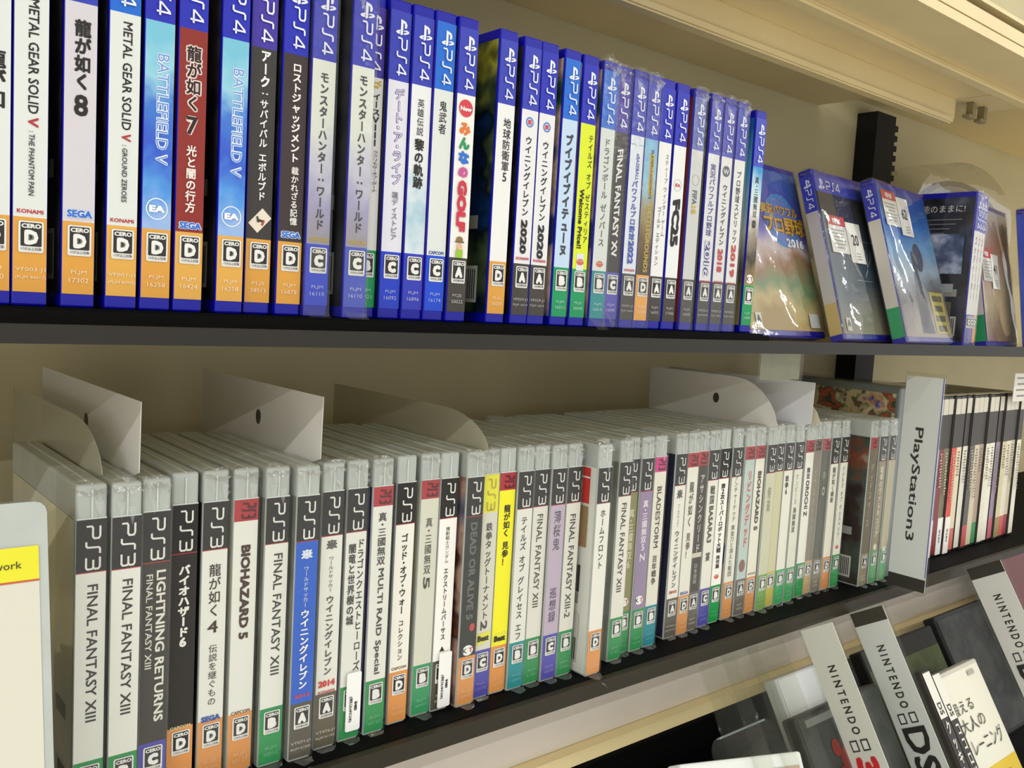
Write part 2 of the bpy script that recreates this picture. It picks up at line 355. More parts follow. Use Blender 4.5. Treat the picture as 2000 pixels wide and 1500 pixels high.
# upper shelf
s = thing('shelf', 'dark-edged shelf carrying the blue game cases', 'shelf', T(0, 0, 0))
mb = MB(); mb.box(X0, X1, -0.0185, 0.2615, -0.0138, -0.0083, CREAM); mb.build('shelf_board', s)
mb = MB()
for a, b, m_ in ((X0, X1, LIPM),):
    za, zb = -0.0068 + 0.0035 * a, -0.0068 + 0.0035 * b
    mb.add([(a, -0.0225, -0.0146), (b, -0.0225, -0.0136), (b, -0.0225, zb), (a, -0.0225, za), (a, -0.0188, -0.0146), (b, -0.0188, -0.0136), (b, -0.0188, zb), (a, -0.0188, za)],
           [(0, 1, 2, 3), (5, 4, 7, 6), (3, 2, 6, 7), (1, 0, 4, 5)], m_)
mb.build('shelf_lip', s)
r = thing('riser', 'low black riser under the row of blue cases', 'riser', T(0, 0, 0))
mb = MB(); mb.box(X0 + 0.3, 0.614, -0.005, 0.15, -0.0082, -0.0001, BLACK); mb.build('riser_board', r)
mb = MB(); mb.box(X0 + 0.3, 0.614, -0.0105, -0.0051, -0.0082, -0.0012, BLACK); mb.build('riser_lip', r)
# lower shelf
s = thing('shelf', 'black shelf with olive edge carrying the clear cases', 'shelf', T(0, 0, 0))
mb = MB(); mb.box(X0, X1, 0.0185, 0.2615, ZL - 0.0011, ZL - 0.0001, BLACK); mb.build('shelf_mat', s)
mb = MB(); mb.box(X0, X1, 0.0185, 0.2615, ZL - 0.006, ZL - 0.0012, CREAM); mb.build('shelf_board', s)
mb = MB(); mb.box(X0, X1, 0.0125, 0.0184, ZL - 0.0125, ZL - 0.001, mat((46, 41, 30), 0.5, 0.3, 0.08, 30.0)); mb.build('shelf_lip', s)
# top shelf seen from below
s = thing('shelf', 'cream metal top shelf seen from below', 'shelf', T(0, 0, 0))
XE = 1.08
mb = MB(); mb.box(X0, XE, 0.088, 0.2615, 0.293, 0.30, CREAM); mb.build('rear_underside', s)
mb = MB(); mb.box(XE + .004, X1, 0.0, 0.2615, 0.318, 0.324, CREAM); mb.build('next_bay_added_roof', s)  # roof added over the next bay to keep lamp light off its back panel
mb = MB(); mb.box(X0, XE, 0.014, 0.0805, 0.277, 0.283, CREAM); mb.build('front_underside', s)
mb = MB(); mb.box(X0, XE, 0.081, 0.0875, 0.2545, 0.292, CREAM); mb.box(X0, XE - .012, 0.0765, 0.081, 0.2485, 0.2535, CREAM); mb.build('inner_downstand', s)
mb = MB(); mb.box(X0, XE - .012, 0.079, 0.0895, 0.2472, 0.2500, CREAM); mb.build('downstand_bead', s)
mb = MB(); mb.box(X0, X1, 0.0095, 0.0135, 0.2655, 0.290, CREAM); mb.box(X0, X1, 0.0070, 0.0180, 0.2632, 0.2655, CREAM); mb.build('fascia_bead', s)
mb = MB(); mb.box(X0, X1, -0.0470, 0.0090, 0.2700, 0.2740, CREAM); mb.build('front_soffit', s)
mb = MB(); mb.box(X0, X1, -0.0510, -0.0472, 0.2700, 0.2780, CREAM); mb.build('front_fascia', s)
mb = MB(); mb.box(X0, X1, -0.0515, -0.0472, 0.2790, 0.2900, CREAM); mb.box(X0, X1, -0.0471, 0.09, 0.3005, 0.304, CREAM); mb.build('fascia_cap', s)
for hx in (1.105, 1.135):
    bm_ = MB(); bm_.box(hx - 0.004, hx + 0.004, 0.07, 0.078, 0.262, 0.2765, mat((150, 138, 100), 0.5)); bm_.box(hx - 0.012, hx + 0.004, 0.07, 0.078, 0.258, 0.2618, mat((150, 138, 100), 0.5)); bm_.build('bracket_hook', s)
mb = MB(); mb.box(XE + 0.001, 1.16, 0.03, 0.10, 0.2768, 0.283, CREAM); mb.build('bracket_plate', s)
# black slotted upright
s = thing('shelf_upright', 'black slotted metal upright against the back panel', 'upright', T(0, 0, 0))
mb = MB(); mb.box(1.180, 1.230, 0.232, 0.2615, -0.008, 0.30, BLKPOST); mb.build('post', s)
mb = MB(); mb.box(1.180, 1.230, 0.232, 0.2615, ZL, -0.0142, BLKPOST); mb.build('post', s)
for k in range(7):
    mb = MB(); zz = 0.20 + 0.0135 * k; mb.box(1.2302, 1.238, 0.232, 0.244, zz, zz + 0.0075, BLKPOST); mb.build('notch_tooth', s)
# third level: ledge, tray and sloping rack
s = thing('shelf', 'black lower tray under a grey header board and cream ledge', 'shelf', T(0, 0, 0))
HEAD = mat((206, 197, 184), 0.5, 0.3, 0.05, 8.0, name='header_enamel')
mb = MB(); mb.box(X0, X1, 0.060, 0.066, -0.3300, -0.2665, HEAD); mb.build('header_board', s)
mb = MB(); mb.box(X0, X1, 0.0495, 0.066, -0.3415, -0.3305, CREAM); mb.build('ledge', s)
mb = MB(); mb.box(X0, X1, 0.0515, 0.058, -0.515, -0.3450, BLACK); mb.box(X0, X1, 0.0475, 0.0512, -0.3450, -0.3425, BLACK); mb.build('tray_back', s)
mb = MB(); mb.box(X0, X1, -0.135, 0.051, -0.515, -0.508, BLACK); mb.box(X0, X1, -0.142, -0.1352, -0.515, -0.46, BLACK); mb.build('tray_board', s)

# ------------------------------------------------------------------ game cases
RC = {'D': (218, 157, 64), 'C': (34, 62, 196), 'B': (22, 150, 92), 'A': (66, 61, 55)}
RC3 = {'D': (216, 146, 78), 'C': (78, 72, 168), 'B': (40, 142, 76), 'A': (84, 78, 66)}
def draw(sp, items):
    extra = []
    for it in items:
        k = it[0]; m_ = 0.001
        if k == 'v': sp.vtext(it[1], it[2] * m_, it[3] * m_, it[4], it[5], it[6], it[7])
        elif k == 'r': sp.rtext(it[1], it[2] * m_, it[3] * m_, it[4], it[5], it[6], it[7], it[8] if len(it) > 8 else 0.0)
        elif k == 'h': sp.htext(it[1], it[2] * m_, it[3], it[4], it[5] * m_, it[6], it[7])
        elif k == 'disc': sp.disc(it[1] * m_, it[2], it[3] * m_, it[4], it[5])
        elif k == 'ring': sp.ring(it[1] * m_, it[2], it[3] * m_, it[4] * m_, it[5])
        elif k == 'rect': sp.rect(it[1] * m_, it[2], it[3] * m_, it[4] * m_, it[5])
        elif k == 'tri': t = it[1] * m_; c = it[2] * sp.w; sp.pts([(c - .002, t + .0016), (c + .002, t + .0016), (c, t - .0018)], (40, 38, 36))
        elif k == 'card':
            t = it[1] * m_; sp.rect(t, it[2], 0.0105, 0.0066, (226, 216, 196), 0.75)
            sp.rect(t, it[2], 0.0012, 0.0032, (60, 50, 46), 0.2); sp.rect(t + 0.001, it[2] + .12, 0.0028, 0.001, (176, 60, 50), 0.4); sp.rect(t - 0.0005, it[2] - .1, 0.003, 0.0009, (60, 50, 46), -0.2)
        elif k == 'hat':
            t = it[1] * m_; sp.disc(t - 0.003, it[2], 0.0024, (140, 108, 74), 0.7); sp.rect(t - 0.0016, it[2], 0.0009, 0.0062, (120, 90, 60))
            sp.disc(t + 0.0012, it[2], 0.0020, (222, 178, 140), 0.9); sp.rect(t + 0.0052, it[2], 0.0046, 0.0046, (150, 190, 50))
        elif k == 'best':
            t = it[1] * m_; c = sp.w / 2; sp.pts([(c - .0062, t - .0030), (c + .0062, t - .0044), (c + .0056, t + .0020), (c - .0050, t + .0048)], (226, 222, 60))
            sp.htext('Best', t, 0.5, 0.72, 0.0042, (50, 46, 20), 0.07)
        elif k == 'sticker': extra.append(it)
    return extra
def barcode_block(mb, x, y0, y1, z0, z1):
    mb.poly([(x, y0, z0), (x, y1, z0), (x, y1, z1), (x, y0, z1)], mat((188, 188, 178)))
    for k in range(7):
        a = y0 + 0.002 + (y1 - y0 - 0.004) * k / 7; b = a + (y1 - y0) * 0.06
        mb.poly([(x - 0.00006, a, z0 + .002), (x - 0.00006, b, z0 + .002), (x - 0.00006, b, z1 - .002), (x - 0.00006, a, z1 - .002)], mat((60, 58, 54)))
def insert_mesh(bands, W, I, D, zlo, zhi, artm, ratcol):
    mb = MB(); a = (W - I) / 2; b = a + I; e = 0.00025
    for t0, t1, m_ in bands:
        z0, z1 = zhi - t1, zhi - t0
        mb.poly([(a, -e, z0), (b, -e, z0), (b, -e, z1), (a, -e, z1)], m_)
    for x, sgn in ((-e, -1), (W + e, 1)):
        z1, z0 = zhi - 0.0, zlo
        mb.poly([(x, 0.0012, z0), (x, D - 0.006, z0), (x, D - 0.006, z1), (x, 0.0012, z1)], artm)
    barcode_block(mb, -e - 0.0001, 0.010, 0.028, zlo + .006, zlo + .028)
    mb.poly([(-e - .0001, .012, zlo + .05), (-e - .0001, .030, zlo + .05), (-e - .0001, .030, zlo + .058), (-e - .0001, .012, zlo + .058)], mat((150, 150, 142)))
    return mb.mesh('cover_insert')
def sticker_part(root, it, ztop, I, off):
    """white price sticker wrapped on the spine"""
    t0, t1 = it[1] / 1000, it[2] / 1000; w_ = 0.0098; x0 = off + it[3] * I - w_ / 2
    me = rbox('price_sticker', x0, x0 + w_, -0.0021, -0.0016, ztop - t1, ztop - t0, 0.0012, mat((238, 238, 234), 0.5), lambda c, d: abs(d.y) > 1e-5, 3)
    o = link('price_sticker', me, root); mb = MB(); sp = Spine(mb, x0, ztop, w_, 0.00216)
    L = t1 - t0
    sp.rtext('¥480', t0 + L * .50, t0 + L * .66, 0.66, 0.22, (40, 40, 40), 0.05); sp.rtext('(税込¥528)', t0 + L * .40, t0 + L * .84, 0.30, 0.26, (40, 40, 40), 0.02)
    mb.build('price_lettering', o)
def game_case(mw, W, I, D, zlo, zhi, shell, bands, items, mark, letter, badge_t, code, code_t, codecol, artm, name, label, cat, group, sleeve=None):
    root = thing(name, label, cat, mw, group)
    link('case_shell', shell, root)
    ins = link('cover_insert', insert_mesh(bands, W, I, D, zlo, zhi, artm, None), root)
    off = (W - I) / 2
    if mark: o = link('console_lettering', mark, ins); o.location = (off, 0, 0)
    mb = MB(); sp = Spine(mb, off, zhi, I, 0.0004); ex = draw(sp, [it for it in items if it[0] in 'vr' or it[0] == 'sticker'])
    if mb.v: mb.build('title_lettering', ins)
    mb = MB(); sp = Spine(mb, off, zhi, I, 0.00042); draw(sp, [it for it in items if it[0] not in 'vr' and it[0] != 'sticker' and not (it[0] == 'rect' and len(items) > 1 and items[items.index(it) + 1:items.index(it) + 2] and items[items.index(it) + 1][0] == 'r')])
    if mb.v: mb.build('printed_mark', ins)
    under = [it for k_, it in enumerate(items) if it[0] == 'rect' and k_ + 1 < len(items) and items[k_ + 1][0] == 'r']
    if under:
        mb = MB(); sp = Spine(mb, off, zhi, I, 0.0003); draw(sp, under); mb.build('title_plate', ins)
    if letter:
        o = link('rating_badge', BADGE[letter], ins); o.location = (off + I * 0.53 - 0.0048, 0, zhi - badge_t)
    if code:
        mb = MB(); sp = Spine(mb, off, zhi, I, 0.0006); ls = code.split('\n')
        for k, l in enumerate(ls): sp.htext(l, code_t + 0.0033 * k, 0.52, min(0.9, 0.125 * len(l)), 0.0020 if len(l) < 9 else 0.0016, codecol, 0.0)
        mb.build('serial_lettering', ins)
    for it in ex: sticker_part(root, it, zhi, I, off)
    if sleeve: link('plastic_sleeve', sleeve, root)
    return root
def M_(c, **k): return MATS[c] if isinstance(c, str) else mat(c, 0.38, 0.35)
P4 = [
(0.07445, 0, (52, 62, 176), (216, 221, 217), 'D', None, [('v', '龍が如く', 61.9, 93.7, 0.5, 0.75, (34, 30, 28), 0.03)], 'PLJM\n16200', 0, 'dark', "white spine cut off by the photo's left edge, above an orange strip"),
(0.08845, 0, (52, 62, 176), (216, 221, 217), 'D', None, [('r', 'METAL GEAR SOLID', 39.6, 85.6, 0.56, 0.31, (34, 30, 28), 0.015), ('r', 'V', 87.0, 91.0, 0.56, 0.31, (176, 44, 48), 0.03), ('r', ': THE PHANTOM PAIN', 92.7, 119.0, 0.52, 0.17, (34, 30, 28), 0.01), ('h', 'KONAMI', 125.6, 0.5, 0.78, 1.7, (190, 48, 52), 0.03)], 'VF003-J1\n(PLJM 84017)', 0, 'dark', 'white spine, slanted black capitals and red V, second from the left edge, upper shelf'),
(0.10735, 0, (52, 62, 176), (206, 202, 208), 'D', None, [('v', '龍が如く', 43.3, 72.5, 0.55, 0.52, (34, 30, 28), 0.045), ('h', '8', 78.9, 0.52, 0.44, 9.0, (34, 30, 28), 0.03), ('h', 'SEGA', 124.6, 0.52, 0.86, 3.6, (236, 240, 246), 0.13), ('h', 'SEGA', 124.6, 0.52, 0.8, 3.2, (52, 112, 206), 0.05)], 'PLJM\n17302', 0, 'dark', 'pale lilac-grey spine with heavy black characters and a big figure 8'),
(0.12525, 0, (28, 104, 205), (216, 221, 217), 'D', (222, 168, 76), [('r', 'METAL GEAR SOLID', 40.1, 86.2, 0.58, 0.31, (34, 30, 28), 0.015), ('r', 'V', 87.8, 91.1, 0.58, 0.31, (176, 44, 48), 0.03), ('r', ': GROUND ZEROES', 92.7, 117.6, 0.54, 0.17, (34, 30, 28), 0.01), ('h', 'KONAMI', 125.7, 0.5, 0.78, 1.7, (190, 48, 52), 0.03)], 'VF001-J1\n(PLJM 80005)', 0, 'dark', 'white spine, slanted black capitals, between the big 8 and a sky-blue spine'),
(0.14025, 0, (36, 44, 176), 'sky', 'D', None, [('r', 'BATTLEFIELD V', 50.1, 99.2, 0.62, 0.44, (232, 240, 250), 0.05), ('r', 'BATTLEFIELD V', 50.4, 99.0, 0.62, 0.4, (112, 150, 214), -0.008), ('ring', 118.9, 0.5, 4.9, 0.45, (236, 242, 252)), ('h', 'EA', 118.9, 0.5, 0.55, 3.1, (240, 244, 252), 0.06)], 'PLJM\n16258', 0, 'dark', 'sky-blue spine with white outlined capitals, left of the dark red spine'),
(0.15525, 0, (36, 44, 176), (138, 44, 38), 'D', (222, 168, 76), [('v', '龍が如く', 43.7, 73.0, 0.52, 0.56, (232, 214, 206), 0.1), ('v', '龍が如く', 43.7, 73.0, 0.52, 0.54, (46, 24, 22), 0.03), ('h', '7', 79.5, 0.5, 0.44, 8.8, (232, 214, 206), 0.1), ('h', '7', 79.5, 0.5, 0.42, 8.2, (46, 24, 22), 0.025), ('v', '光と闇の行方', 88.3, 119.1, 0.5, 0.38, (236, 226, 218), 0.03), ('h', 'SEGA', 125.0, 0.52, 0.86, 3.6, (236, 240, 246), 0.13), ('h', 'SEGA', 125.0, 0.52, 0.8, 3.2, (52, 112, 206), 0.05)], 'PLJM\n16424', 0, 'red', 'dark red spine with black white-edged characters and a figure 7'),
(0.17525, 0, (36, 44, 176), 'sky', 'D', (222, 168, 76), [('r', 'BATTLEFIELD V', 49.4, 100.1, 0.62, 0.44, (232, 240, 250), 0.05), ('r', 'BATTLEFIELD V', 49.7, 99.9, 0.62, 0.4, (112, 150, 214), -0.008), ('ring', 118.7, 0.5, 4.9, 0.45, (236, 242, 252)), ('h', 'EA', 118.7, 0.5, 0.55, 3.1, (240, 244, 252), 0.06)], 'PLJM\n16258', 0, 'dark', 'sky-blue spine with white outlined capitals, right of the dark red spine'),
(0.19075, 0.003, (66, 52, 160), (58, 54, 52), 'D', None, [('v', 'アーク', 37.1, 55.2, 0.56, 0.42, (238, 238, 234), 0.04), ('v', ':', 56.2, 59.6, 0.56, 0.4, (238, 238, 234), 0.03), ('v', 'サバイバル エボルブド', 60.6, 109.3, 0.54, 0.34, (232, 232, 228), 0.03), ('card', 118.9, 0.52)], 'PLJS\n38013', 0, 'green', 'charcoal spine with white katakana and a tilted cream card emblem'),
(0.20645, 0.001, (36, 44, 176), (60, 50, 50), 'D', None, [('v', 'ロストジャッジメント', 40.2, 88.9, 0.56, 0.4, (236, 232, 226), 0.035), ('v', '裁かれざる記憶', 90.7, 119.7, 0.6, 0.32, (236, 232, 226), 0.02), ('h', 'SEGA', 124.5, 0.52, 0.86, 3.6, (236, 240, 246), 0.13), ('h', 'SEGA', 124.5, 0.52, 0.8, 3.2, (52, 112, 206), 0.05)], 'PLJM\n16878', 0, 'dark', 'brownish charcoal spine with one long column of white Japanese text'),
(0.22095, -0.001, (36, 44, 176), 'mhw', 'C', None, [('v', 'モンスターハンター:ワールド', 42.0, 120.9, 0.52, 0.4, (52, 52, 54), 0.035), ('h', 'CAPCOM', 125.6, 0.5, 0.8, 1.9, (190, 160, 40), 0.04)], 'PLJM\n16110', 1, 'dark', 'white spine fading to lavender grey, bulky dark katakana, in creased film, left copy'),
(0.24045, -0.006, (36, 44, 176), 'mhw', 'C', (60, 78, 182), [('v', 'モンスターハンター:ワールド', 40.3, 120.8, 0.52, 0.4, (52, 52, 54), 0.035), ('h', 'CAPCOM', 125.5, 0.5, 0.8, 1.9, (190, 160, 40), 0.04)], 'PLJM\n16110', 1, 'dark', 'white spine fading to lavender grey, bulky dark katakana, in creased film, right copy'),
(0.25445, 0.0079, (66, 52, 160), (226, 226, 224), 'B', None, [('r', 'Ys', 37.8, 42.3, 0.7, 0.4, (200, 170, 50), 0.05), ('v', 'イースVIII', 44.5, 72.7, 0.7, 0.4, (34, 30, 28), 0.03), ('v', 'ラクリモサ・オブ・ダーナ', 74.6, 97.1, 0.75, 0.3, (70, 70, 74), 0.0)], 'PLJM\n16021', 0, 'dark', 'white spine with green strip, half hidden behind its film-wrapped left neighbour'),
(0.26835, 0.0045, (52, 62, 176), (222, 222, 232), 'C', None, [('v', 'デート・ア・ライブ', 40.2, 92.0, 0.56, 0.5, (112, 92, 150), 0.05), ('v', 'デート・ア・ライブ', 40.2, 92.0, 0.56, 0.48, (226, 222, 238), -0.004), ('v', '蓮ディストピア', 95.3, 121.9, 0.55, 0.34, (120, 116, 132), 0.01)], 'PLJM\n16092', 0, 'dark', 'white spine with violet outlined katakana and blue strip'),
(0.28235, 0.003, (52, 62, 176), 'ice', 'C', (48, 58, 182), [('v', '英雄伝説', 43.5, 63.6, 0.5, 0.36, (70, 70, 74), 0.01), ('v', '黎の軌跡', 65.0, 92.3, 0.5, 0.5, (34, 30, 28), 0.035)], 'PLJM\n16896', 0, 'dark', 'white spine with an icy pale-blue smear under black kanji'),
(0.29615, 0.0015, (28, 104, 205), (216, 221, 217), 'C', (24, 74, 208), [('v', '鬼武者', 42.2, 60.7, 0.5, 0.42, (34, 30, 28), 0.01), ('h', 'CAPCOM', 126.4, 0.5, 0.8, 1.9, (70, 90, 150), 0.04)], 'PLJM\n16174', 0, 'red', 'nearly empty white spine with three small kanji under a bright blue band'),
(0.31075, 0, (52, 62, 176), (232, 232, 226), 'A', None, [('disc', 44.0, 0.5, 4.9, (208, 60, 72), 1.0), ('h', 'New', 44.3, 0.5, 0.62, 2.6, (240, 236, 230), 0.05), ('v', 'み', 51.4, 59.1, 0.5, 0.6, (222, 120, 46), 0.07), ('v', 'ん', 59.7, 67.1, 0.5, 0.58, (40, 150, 92), 0.07), ('v', 'な', 67.7, 75.2, 0.5, 0.6, (42, 110, 206), 0.07), ('v', 'の', 76.0, 82.9, 0.5, 0.56, (204, 80, 150), 0.07), ('r', 'GOLF', 84.1, 113.3, 0.5, 0.52, (200, 48, 70), 0.07), ('hat', 120.6, 0.5)], 'PCJS\n50022', 0, 'dark', 'white spine with rainbow-coloured characters under a red speech balloon'),
(0.34015, 0, (52, 62, 176), (230, 230, 228), 'D', None, [('v', '地球防衛軍5', 44.1, 81.5, 0.6, 0.46, (34, 30, 28), 0.015)], 'PLJS\n36020', 0, 'field', 'white spine with six black kanji and orange strip, standing clear of its neighbours'),
(0.35875, 0, (52, 62, 176), (226, 226, 228), 'A', None, [('ring', 43.6, 0.5, 3.0, 0.8, (60, 120, 205)), ('h', 'E', 43.6, 0.5, 0.22, 2.6, (206, 52, 70), 0.06), ('v', 'ウイニングイレブン', 51.8, 99.6, 0.5, 0.42, (34, 30, 28), 0.025), ('r', '2020', 101.4, 122.1, 0.5, 0.4, (34, 30, 28), 0.05), ('h', 'KONAMI', 124.9, 0.5, 0.78, 1.7, (190, 48, 52), 0.03)], 'VF029-J1\nPLJM 16510', 0, 'dark', 'white spine, black katakana ending 2020, left of the matching pair'),
(0.37265, 0, (36, 44, 176), (226, 226, 228), 'A', None, [('ring', 44.3, 0.5, 3.0, 0.8, (60, 120, 205)), ('h', 'E', 44.3, 0.5, 0.22, 2.6, (206, 52, 70), 0.06), ('v', 'ウイニングイレブン', 52.6, 101.3, 0.5, 0.42, (34, 30, 28), 0.025), ('r', '2020', 103.2, 124.2, 0.5, 0.4, (34, 30, 28), 0.05), ('h', 'KONAMI', 125.4, 0.5, 0.78, 1.7, (190, 48, 52), 0.03)], 'VF029-J1\nPLJM 16510', 0, 'dark', 'white spine, black katakana ending 2020, right of the matching pair'),
(0.39175, 0, (28, 104, 205), (190, 212, 236), 'B', None, [('v', 'ブイブイブイテューヌ', 45.3, 120.8, 0.52, 0.5, (58, 62, 72), 0.05)], 'PLJM\n16011', 0, 'photo', 'pale blue spine with chunky grey katakana and green strip'),
(0.40765, 0, (36, 44, 176), (214, 228, 40), 'B', None, [('v', 'テイルズ オブ ゼスティリア', 42.7, 111.7, 0.74, 0.34, (34, 30, 28), 0.01), ('r', 'Welcome Price!!', 77.4, 115.0, 0.34, 0.3, (34, 30, 28), 0.04), ('rect', 123.5, 0.5, 11, 6.6, (216, 221, 217)), ('disc', 123.5, 0.5, 3.2, (214, 96, 72), 0.62), ('h', 'BANDAI', 122.9, 0.5, 0.42, 0.8, (216, 221, 217), 0.02)], 'PLJS\n36040', 0, 'photo', 'bright yellow-green spine with black lettering on the upper shelf'),
(0.42555, 0, (28, 104, 205), (214, 220, 214), 'B', (22, 140, 142), [('v', 'ドラゴンボール ゼノバース', 42.5, 112.2, 0.5, 0.44, (96, 98, 98), 0.02), ('disc', 123.5, 0.5, 3.2, (214, 96, 72), 0.62), ('h', 'BANDAI', 122.9, 0.5, 0.42, 0.8, (216, 221, 217), 0.02)], 'PLJM\n16014', 1, 'photo', 'white spine with grey katakana and teal strip, film hanging in a point below'),
(0.43975, 0.0015, (66, 52, 160), (58, 54, 52), 'C', (86, 80, 176), [('r', 'FINAL FANTASY XV', 47.4, 117.8, 0.5, 0.42, (232, 232, 228), 0.03, 0.25)], 'PLJM\n16090', 1, 'dark', 'dark spine with white capitals down its length, wrapped in shiny film'),
(0.45405, 0, (52, 62, 176), (222, 228, 236), 'A', None, [('rect', 42.3, 0.5, 0.4, 12.6, (150, 170, 210)), ('ring', 39.6, 0.5, 3.2, 0.6, (225, 232, 245)), ('r', 'eBASEBALL', 48.0, 65.6, 0.62, 0.24, (60, 80, 180), 0.02), ('v', 'パワフルプロ野球', 65.6, 105.7, 0.5, 0.44, (48, 76, 178), 0.03), ('r', '2022', 105.7, 121.5, 0.5, 0.42, (48, 76, 178), 0.05), ('h', 'KONAMI', 125.6, 0.5, 0.78, 1.7, (190, 48, 52), 0.03)], 'VF031-J1\nPLJM 16602', 1, 'dark', 'white spine with royal blue lettering ending 2022'),
(0.46815, 0, (52, 62, 176), 'field', 'D', (232, 164, 70), [('rect', 59.7, 0.62, 27, 4.6, (196, 168, 66)), ('r', "PLAYERUNKNOWN'S", 43.6, 76.2, 0.62, 0.2, (70, 60, 36), 0.02), ('r', 'BATTLEGROUNDS', 80.3, 126.1, 0.62, 0.34, (190, 166, 58), 0.03)], 'PLJM\n16220', 1, 'photo', 'spine printed with sky and brown scenery, gold lettering, orange strip'),
(0.48215, 0, (36, 44, 176), (228, 228, 226), 'A', None, [('v', 'スティープ ウィンター ゲーム', 43.9, 100.5, 0.72, 0.3, (70, 70, 72), 0.0), ('v', 'ゴールド エディション', 80.1, 120.9, 0.36, 0.32, (60, 60, 62), 0.0)], 'PLJM\n16092', 0, 'dark', 'white spine with two thin columns of small katakana'),
(0.49785, 0, (36, 44, 176), (228, 230, 228), 'A', None, [('ring', 63.5, 0.5, 4.2, 0.4, (190, 190, 188)), ('h', 'EA', 63.5, 0.5, 0.4, 2.2, (204, 64, 70), 0.04), ('r', 'FC25', 73.4, 106.2, 0.5, 0.64, (24, 24, 24), 0.07, 0.25)], 'PLJM\n17398', 0, 'white', 'white spine with huge slanted black letters and figures'),
(0.51685, 0, (92, 104, 176), (206, 208, 206), 'A', None, [('ring', 57.5, 0.5, 4.0, 0.4, (180, 176, 172)), ('r', 'FIFA', 64.7, 74.8, 0.5, 0.4, (96, 98, 100), 0.04), ('r', '18', 75.6, 81.4, 0.5, 0.4, (206, 176, 66), 0.05)], 'PLJM\n16045', 1, 'red', 'greyish white spine dulled by thick creased film, small gold figures'),
(0.53565, 0, (70, 72, 182), (224, 224, 226), 'A', None, [('v', '実況パワフルプロ野球', 43.3, 95.6, 0.5, 0.52, (62, 58, 140), 0.02), ('r', '2016', 98.6, 125.4, 0.5, 0.52, (70, 64, 140), 0.08), ('r', '2016', 98.6, 125.4, 0.5, 0.5, (230, 230, 236), 0.0), ('h', 'KONAMI', 128.4, 0.5, 0.78, 1.7, (190, 48, 52), 0.03)], 'VF025-J1\nPLJM 80140', 1, 'dark', 'white spine with indigo characters and outlined indigo figures'),
(0.55105, 0, (66, 66, 178), (226, 226, 226), 'A', None, [('disc', 46.8, 0.5, 4.4, (84, 88, 96), 0.9), ('v', 'W', 44.9, 49.4, 0.5, 0.4, (220, 220, 220), 0.03), ('v', 'ウイニングイレブン', 56.1, 101.0, 0.5, 0.46, (34, 30, 28), 0.02), ('r', '2018', 103.3, 120.7, 0.5, 0.46, (196, 50, 62), 0.05), ('h', 'KONAMI', 127.9, 0.5, 0.78, 1.7, (190, 48, 52), 0.03)], 'VF027-J1\nPLJM 16043', 1, 'dark', 'white spine with a grey shield and red figures'),
(0.56675, 0, (48, 54, 178), (230, 230, 228), 'A', None, [('v', 'プロ野球スピリッツ', 44.3, 98.2, 0.5, 0.42, (52, 52, 54), 0.02), ('r', '2019', 99.0, 123.5, 0.5, 0.44, (196, 50, 62), 0.05), ('h', 'KONAMI', 128.1, 0.5, 0.78, 1.7, (190, 48, 52), 0.03)], 'VF030-J1\nPLJM 16300', 1, 'dark', 'white spine with black text and red figures, beside a wider dark gap'),
(0.59805, 0.006, (60, 72, 188), 'coast', 'B', (18, 152, 84), [('v', '真・三國無双', 43.9, 75.7, 0.5, 0.42, (50, 50, 50), 0.01), ('r', '8', 77.3, 83.6, 0.5, 0.36, (50, 50, 50), 0.03), ('disc', 122.9, 0.5, 4.4, (238, 238, 232), 0.8), ('h', 'K', 122.9, 0.32, 0.26, 3.2, (34, 30, 28), 0.015), ('h', 'T', 122.9, 0.68, 0.26, 3.2, (204, 60, 58), 0.015)], 'PLJM\n16080', 0, 'coast', 'misty sky-blue and grey spine with green strip, last in the row of spines'),
]
